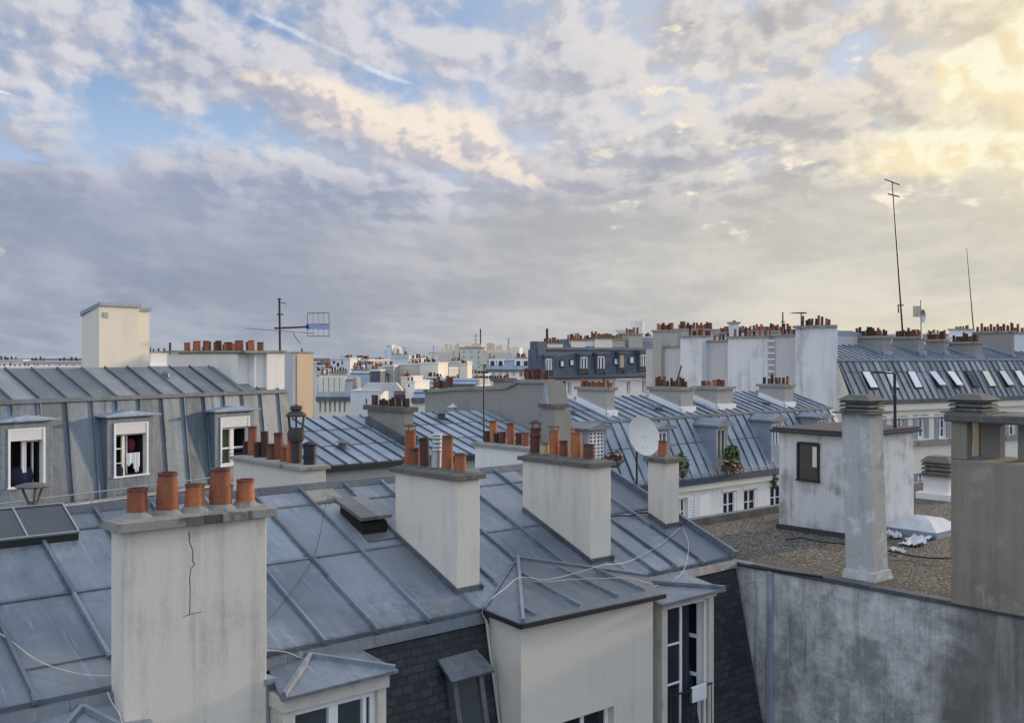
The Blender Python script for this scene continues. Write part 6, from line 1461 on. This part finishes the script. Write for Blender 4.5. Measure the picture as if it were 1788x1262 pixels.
# pole with an arm on the stair tower
q0, q1 = F_CITY.on_a(1563, 748, 16.4), F_CITY.on_a(1562, 652, 16.4); q2 = F_CITY.on_a(1532, 650, 16.4)
q0.z = -1.25
mast('aerial', 'black pole with a side arm standing on the stair tower roof', F_CITY, [q0, q1], .028, mat='black', bits=[([q1, q2], .014), ([q1-V(0, 0, .5), q1.lerp(q2, .5)], .008), ([q2+V(0, .1, .0), q2+V(0, -.1, .0)], .02), ([q2.lerp(q1, .35)+V(0, .1, .0), q2.lerp(q1, .35)+V(0, -.1, .0)], .012)])
# tall masts over the right roofs
fr = F_RIGHT
q0, q1 = fr.on_y(1577, 590, 64), fr.on_y(1558, 318, 64); d = q1-q0
x = [q0+d*.90, q0+d*.985]
bits = [([q0+d*.915+V(-.45, 0, .05), q0+d*.915+V(.55, 0, -.05)], .04), ([q1+V(-.7, 0, .12), q1+V(.65, 0, -.12)], .035), ([q0+d*.21+V(-.25, 0, 0), q0+d*.21+V(.25, 0, 0)], .04), ([q0+d*.21+V(-.25, 0, 0), q0+d*.16+V(-.25, 0, 0)], .04)]
mast('aerial', 'very tall leaning lattice radio mast rising from the brown stacks', fr, [q0, q0+d*.5, q1], [.07, .05, .035], bits=bits)
q0, q1 = fr.on_y(1700, 575, 70), fr.on_y(1688, 434, 70)
mast('aerial', 'slender thinner radio mast on the lit potted stack at the upper right', fr, [q0, q0.lerp(q1, .5), q1], [.05, .035, .02])
T = thing('panel_aerial', 'flat panel aerial with a small white dish among the brown stacks', 'aerial', fr, fr.on_y(1608, 590, 60))
MB().tube([fr.on_y(1609, 592, 60), fr.on_y(1608, 524, 60)], .05, 6).build('pole', 'steel', T)
u, v = fr.on_y(1596, 553, 60), fr.on_y(1615, 534, 60); MB().box(u.x, v.x, u.y, u.y+.08, u.z, v.z).build('panel', m_plain('panel_mesh', (.55, .48, .36), .6), T)
c = fr.on_y(1609, 552, 59.7); dm = MB()
for k in range(20):
    t0, t1 = 2*math.pi*k/20, 2*math.pi*(k+1)/20; P_ = lambda t, r_, d_: c+V(r_*math.cos(t)*.62, -d_, r_*math.sin(t))
    dm.poly([P_(t0, .1, 0), P_(t1, .1, 0), P_(t1, .40, .1), P_(t0, .40, .1)]).poly([c, P_(t0, .1, 0), P_(t1, .1, 0)])
dm.build('dish', 'steel', T)
q0, q1 = fr.on_y(1367, 590, 66), fr.on_y(1367, 545, 66); mast('aerial', 'small whip aerial behind the party wall chimney pots', fr, [q0, q1], .05, bits=[([q1+V(-.15, 0, -.6), q1+V(.15, 0, -.6)], .04)])
q0, q1 = fr.on_y(1399, 577, 58), fr.on_y(1399, 547, 58); mast('aerial', 'yagi aerial with a long bar on the party wall chimney', fr, [q0, q1], .035, bits=[([q1+V(-.65, 0, 0), q1+V(.35, 0, .05)], .03)]+[([q1+V(-.6+.2*k, -.25, 0), q1+V(-.6+.2*k, .25, 0)], .02) for k in range(5)])
q0, q1 = F_CITY.on_y(1180, 672, 45), F_CITY.on_y(1190, 638, 45); mast('aerial', 'slanted rod aerial among the pots of the second dormer house stack', F_CITY, [q0, q1], .035)

# cables over the front roof
def on_roof2(px, py, lift=.03): p = on_roof(px, py); return p+V(0, -.012, lift)
def cable(label, pts, r=.005, mat='cable'):
    n = []; Q = [pts[0]]+pts+[pts[-1]]
    for i in range(1, len(Q)-2):
        for k in range(6):
            t = k/6; a, b, c, d = Q[i-1:i+3]; n.append(.5*((2*b)+(c-a)*t+(2*a-5*b+4*c-d)*t*t+(3*b-a-3*c+d)*t**3))
    n.append(pts[-1]); return single('cable', label, 'cable', F_CITY, pts[0], MB().tube(n, r, 6), mat, smooth=True)
fr = F_CITY
BY = lambda px, py, b: fr.on_b(px, py, b)
_n = V(0, -.27, 1).normalized()
def BAY(px, py, l=.05): d = fr.ray(px, py); return d*(V(7.343, 8.318, -2.909).dot(_n)/d.dot(_n))+_n*l
cable('pale cable trailing from the smallest stack over the bay roof and down its corner', [on_roof2(1187, 924), on_roof2(1150, 955), on_roof2(1095, 988, .06), BAY(1050, 1004, .14), BAY(1000, 1013, .09), BAY(950, 1021, .07), BAY(905, 1024, .12), BAY(878, 1042, .10), BAY(855, 1060, .10), V(7.30, 8.93, -2.86), V(7.325, 8.85, -3.02), V(7.35, 8.80, -3.3), V(7.365, 8.62, -4.6)])
cable('pale cable looping from the smallest stack to the tall casement roof', [on_roof2(1190, 924), on_roof2(1201, 955, .06), BY(1196, 990, 8.95), BY(1180, 1010, 8.80), BY(1155, 1023, 8.75), BAY(1100, 1025, .12), BAY(1050, 1020, .08), BAY(1000, 1019, .06), BAY(940, 1022, .05), BAY(905, 1023, .12)], .004)
cable('pale cable sagging over the lower left of the zinc roof to the big chimney', [on_roof2(-10, 1105), on_roof2(20, 1125), on_roof2(60, 1155), on_roof2(100, 1172), on_roof2(150, 1183), on_roof2(203, 1187, .04)])
cable('pale cable hanging from the big chimney to the corner at bottom left', [BY(188, 1208, 8.9), BY(195, 1225, 8.8), BY(208, 1245, 8.7), BY(217, 1275, 8.6)], .0045)
cable('pale cable from the big chimney along the roof edge to the lower dormer', [BY(462, 1134, 8.95), BY(500, 1138, 8.95), BY(535, 1150, 8.92), BY(600, 1150, 8.8), BY(640, 1158, 8.6)], .005)
cable('thin dark wire crossing the zinc sheets right of the big chimney', [on_roof2(466, 1086, .02), on_roof2(502, 1050, .06), on_roof2(548, 975, .05), on_roof2(570, 900, .2), on_roof2(575, 885, .02)], .003, 'dark_metal')
cable('black cable lying across the zinc sheets left of the smallest stack', [on_roof2(1064, 905), on_roof2(1085, 903), on_roof2(1100, 904), on_roof2(1112, 899), on_roof2(1131, 898)], .012, 'black')
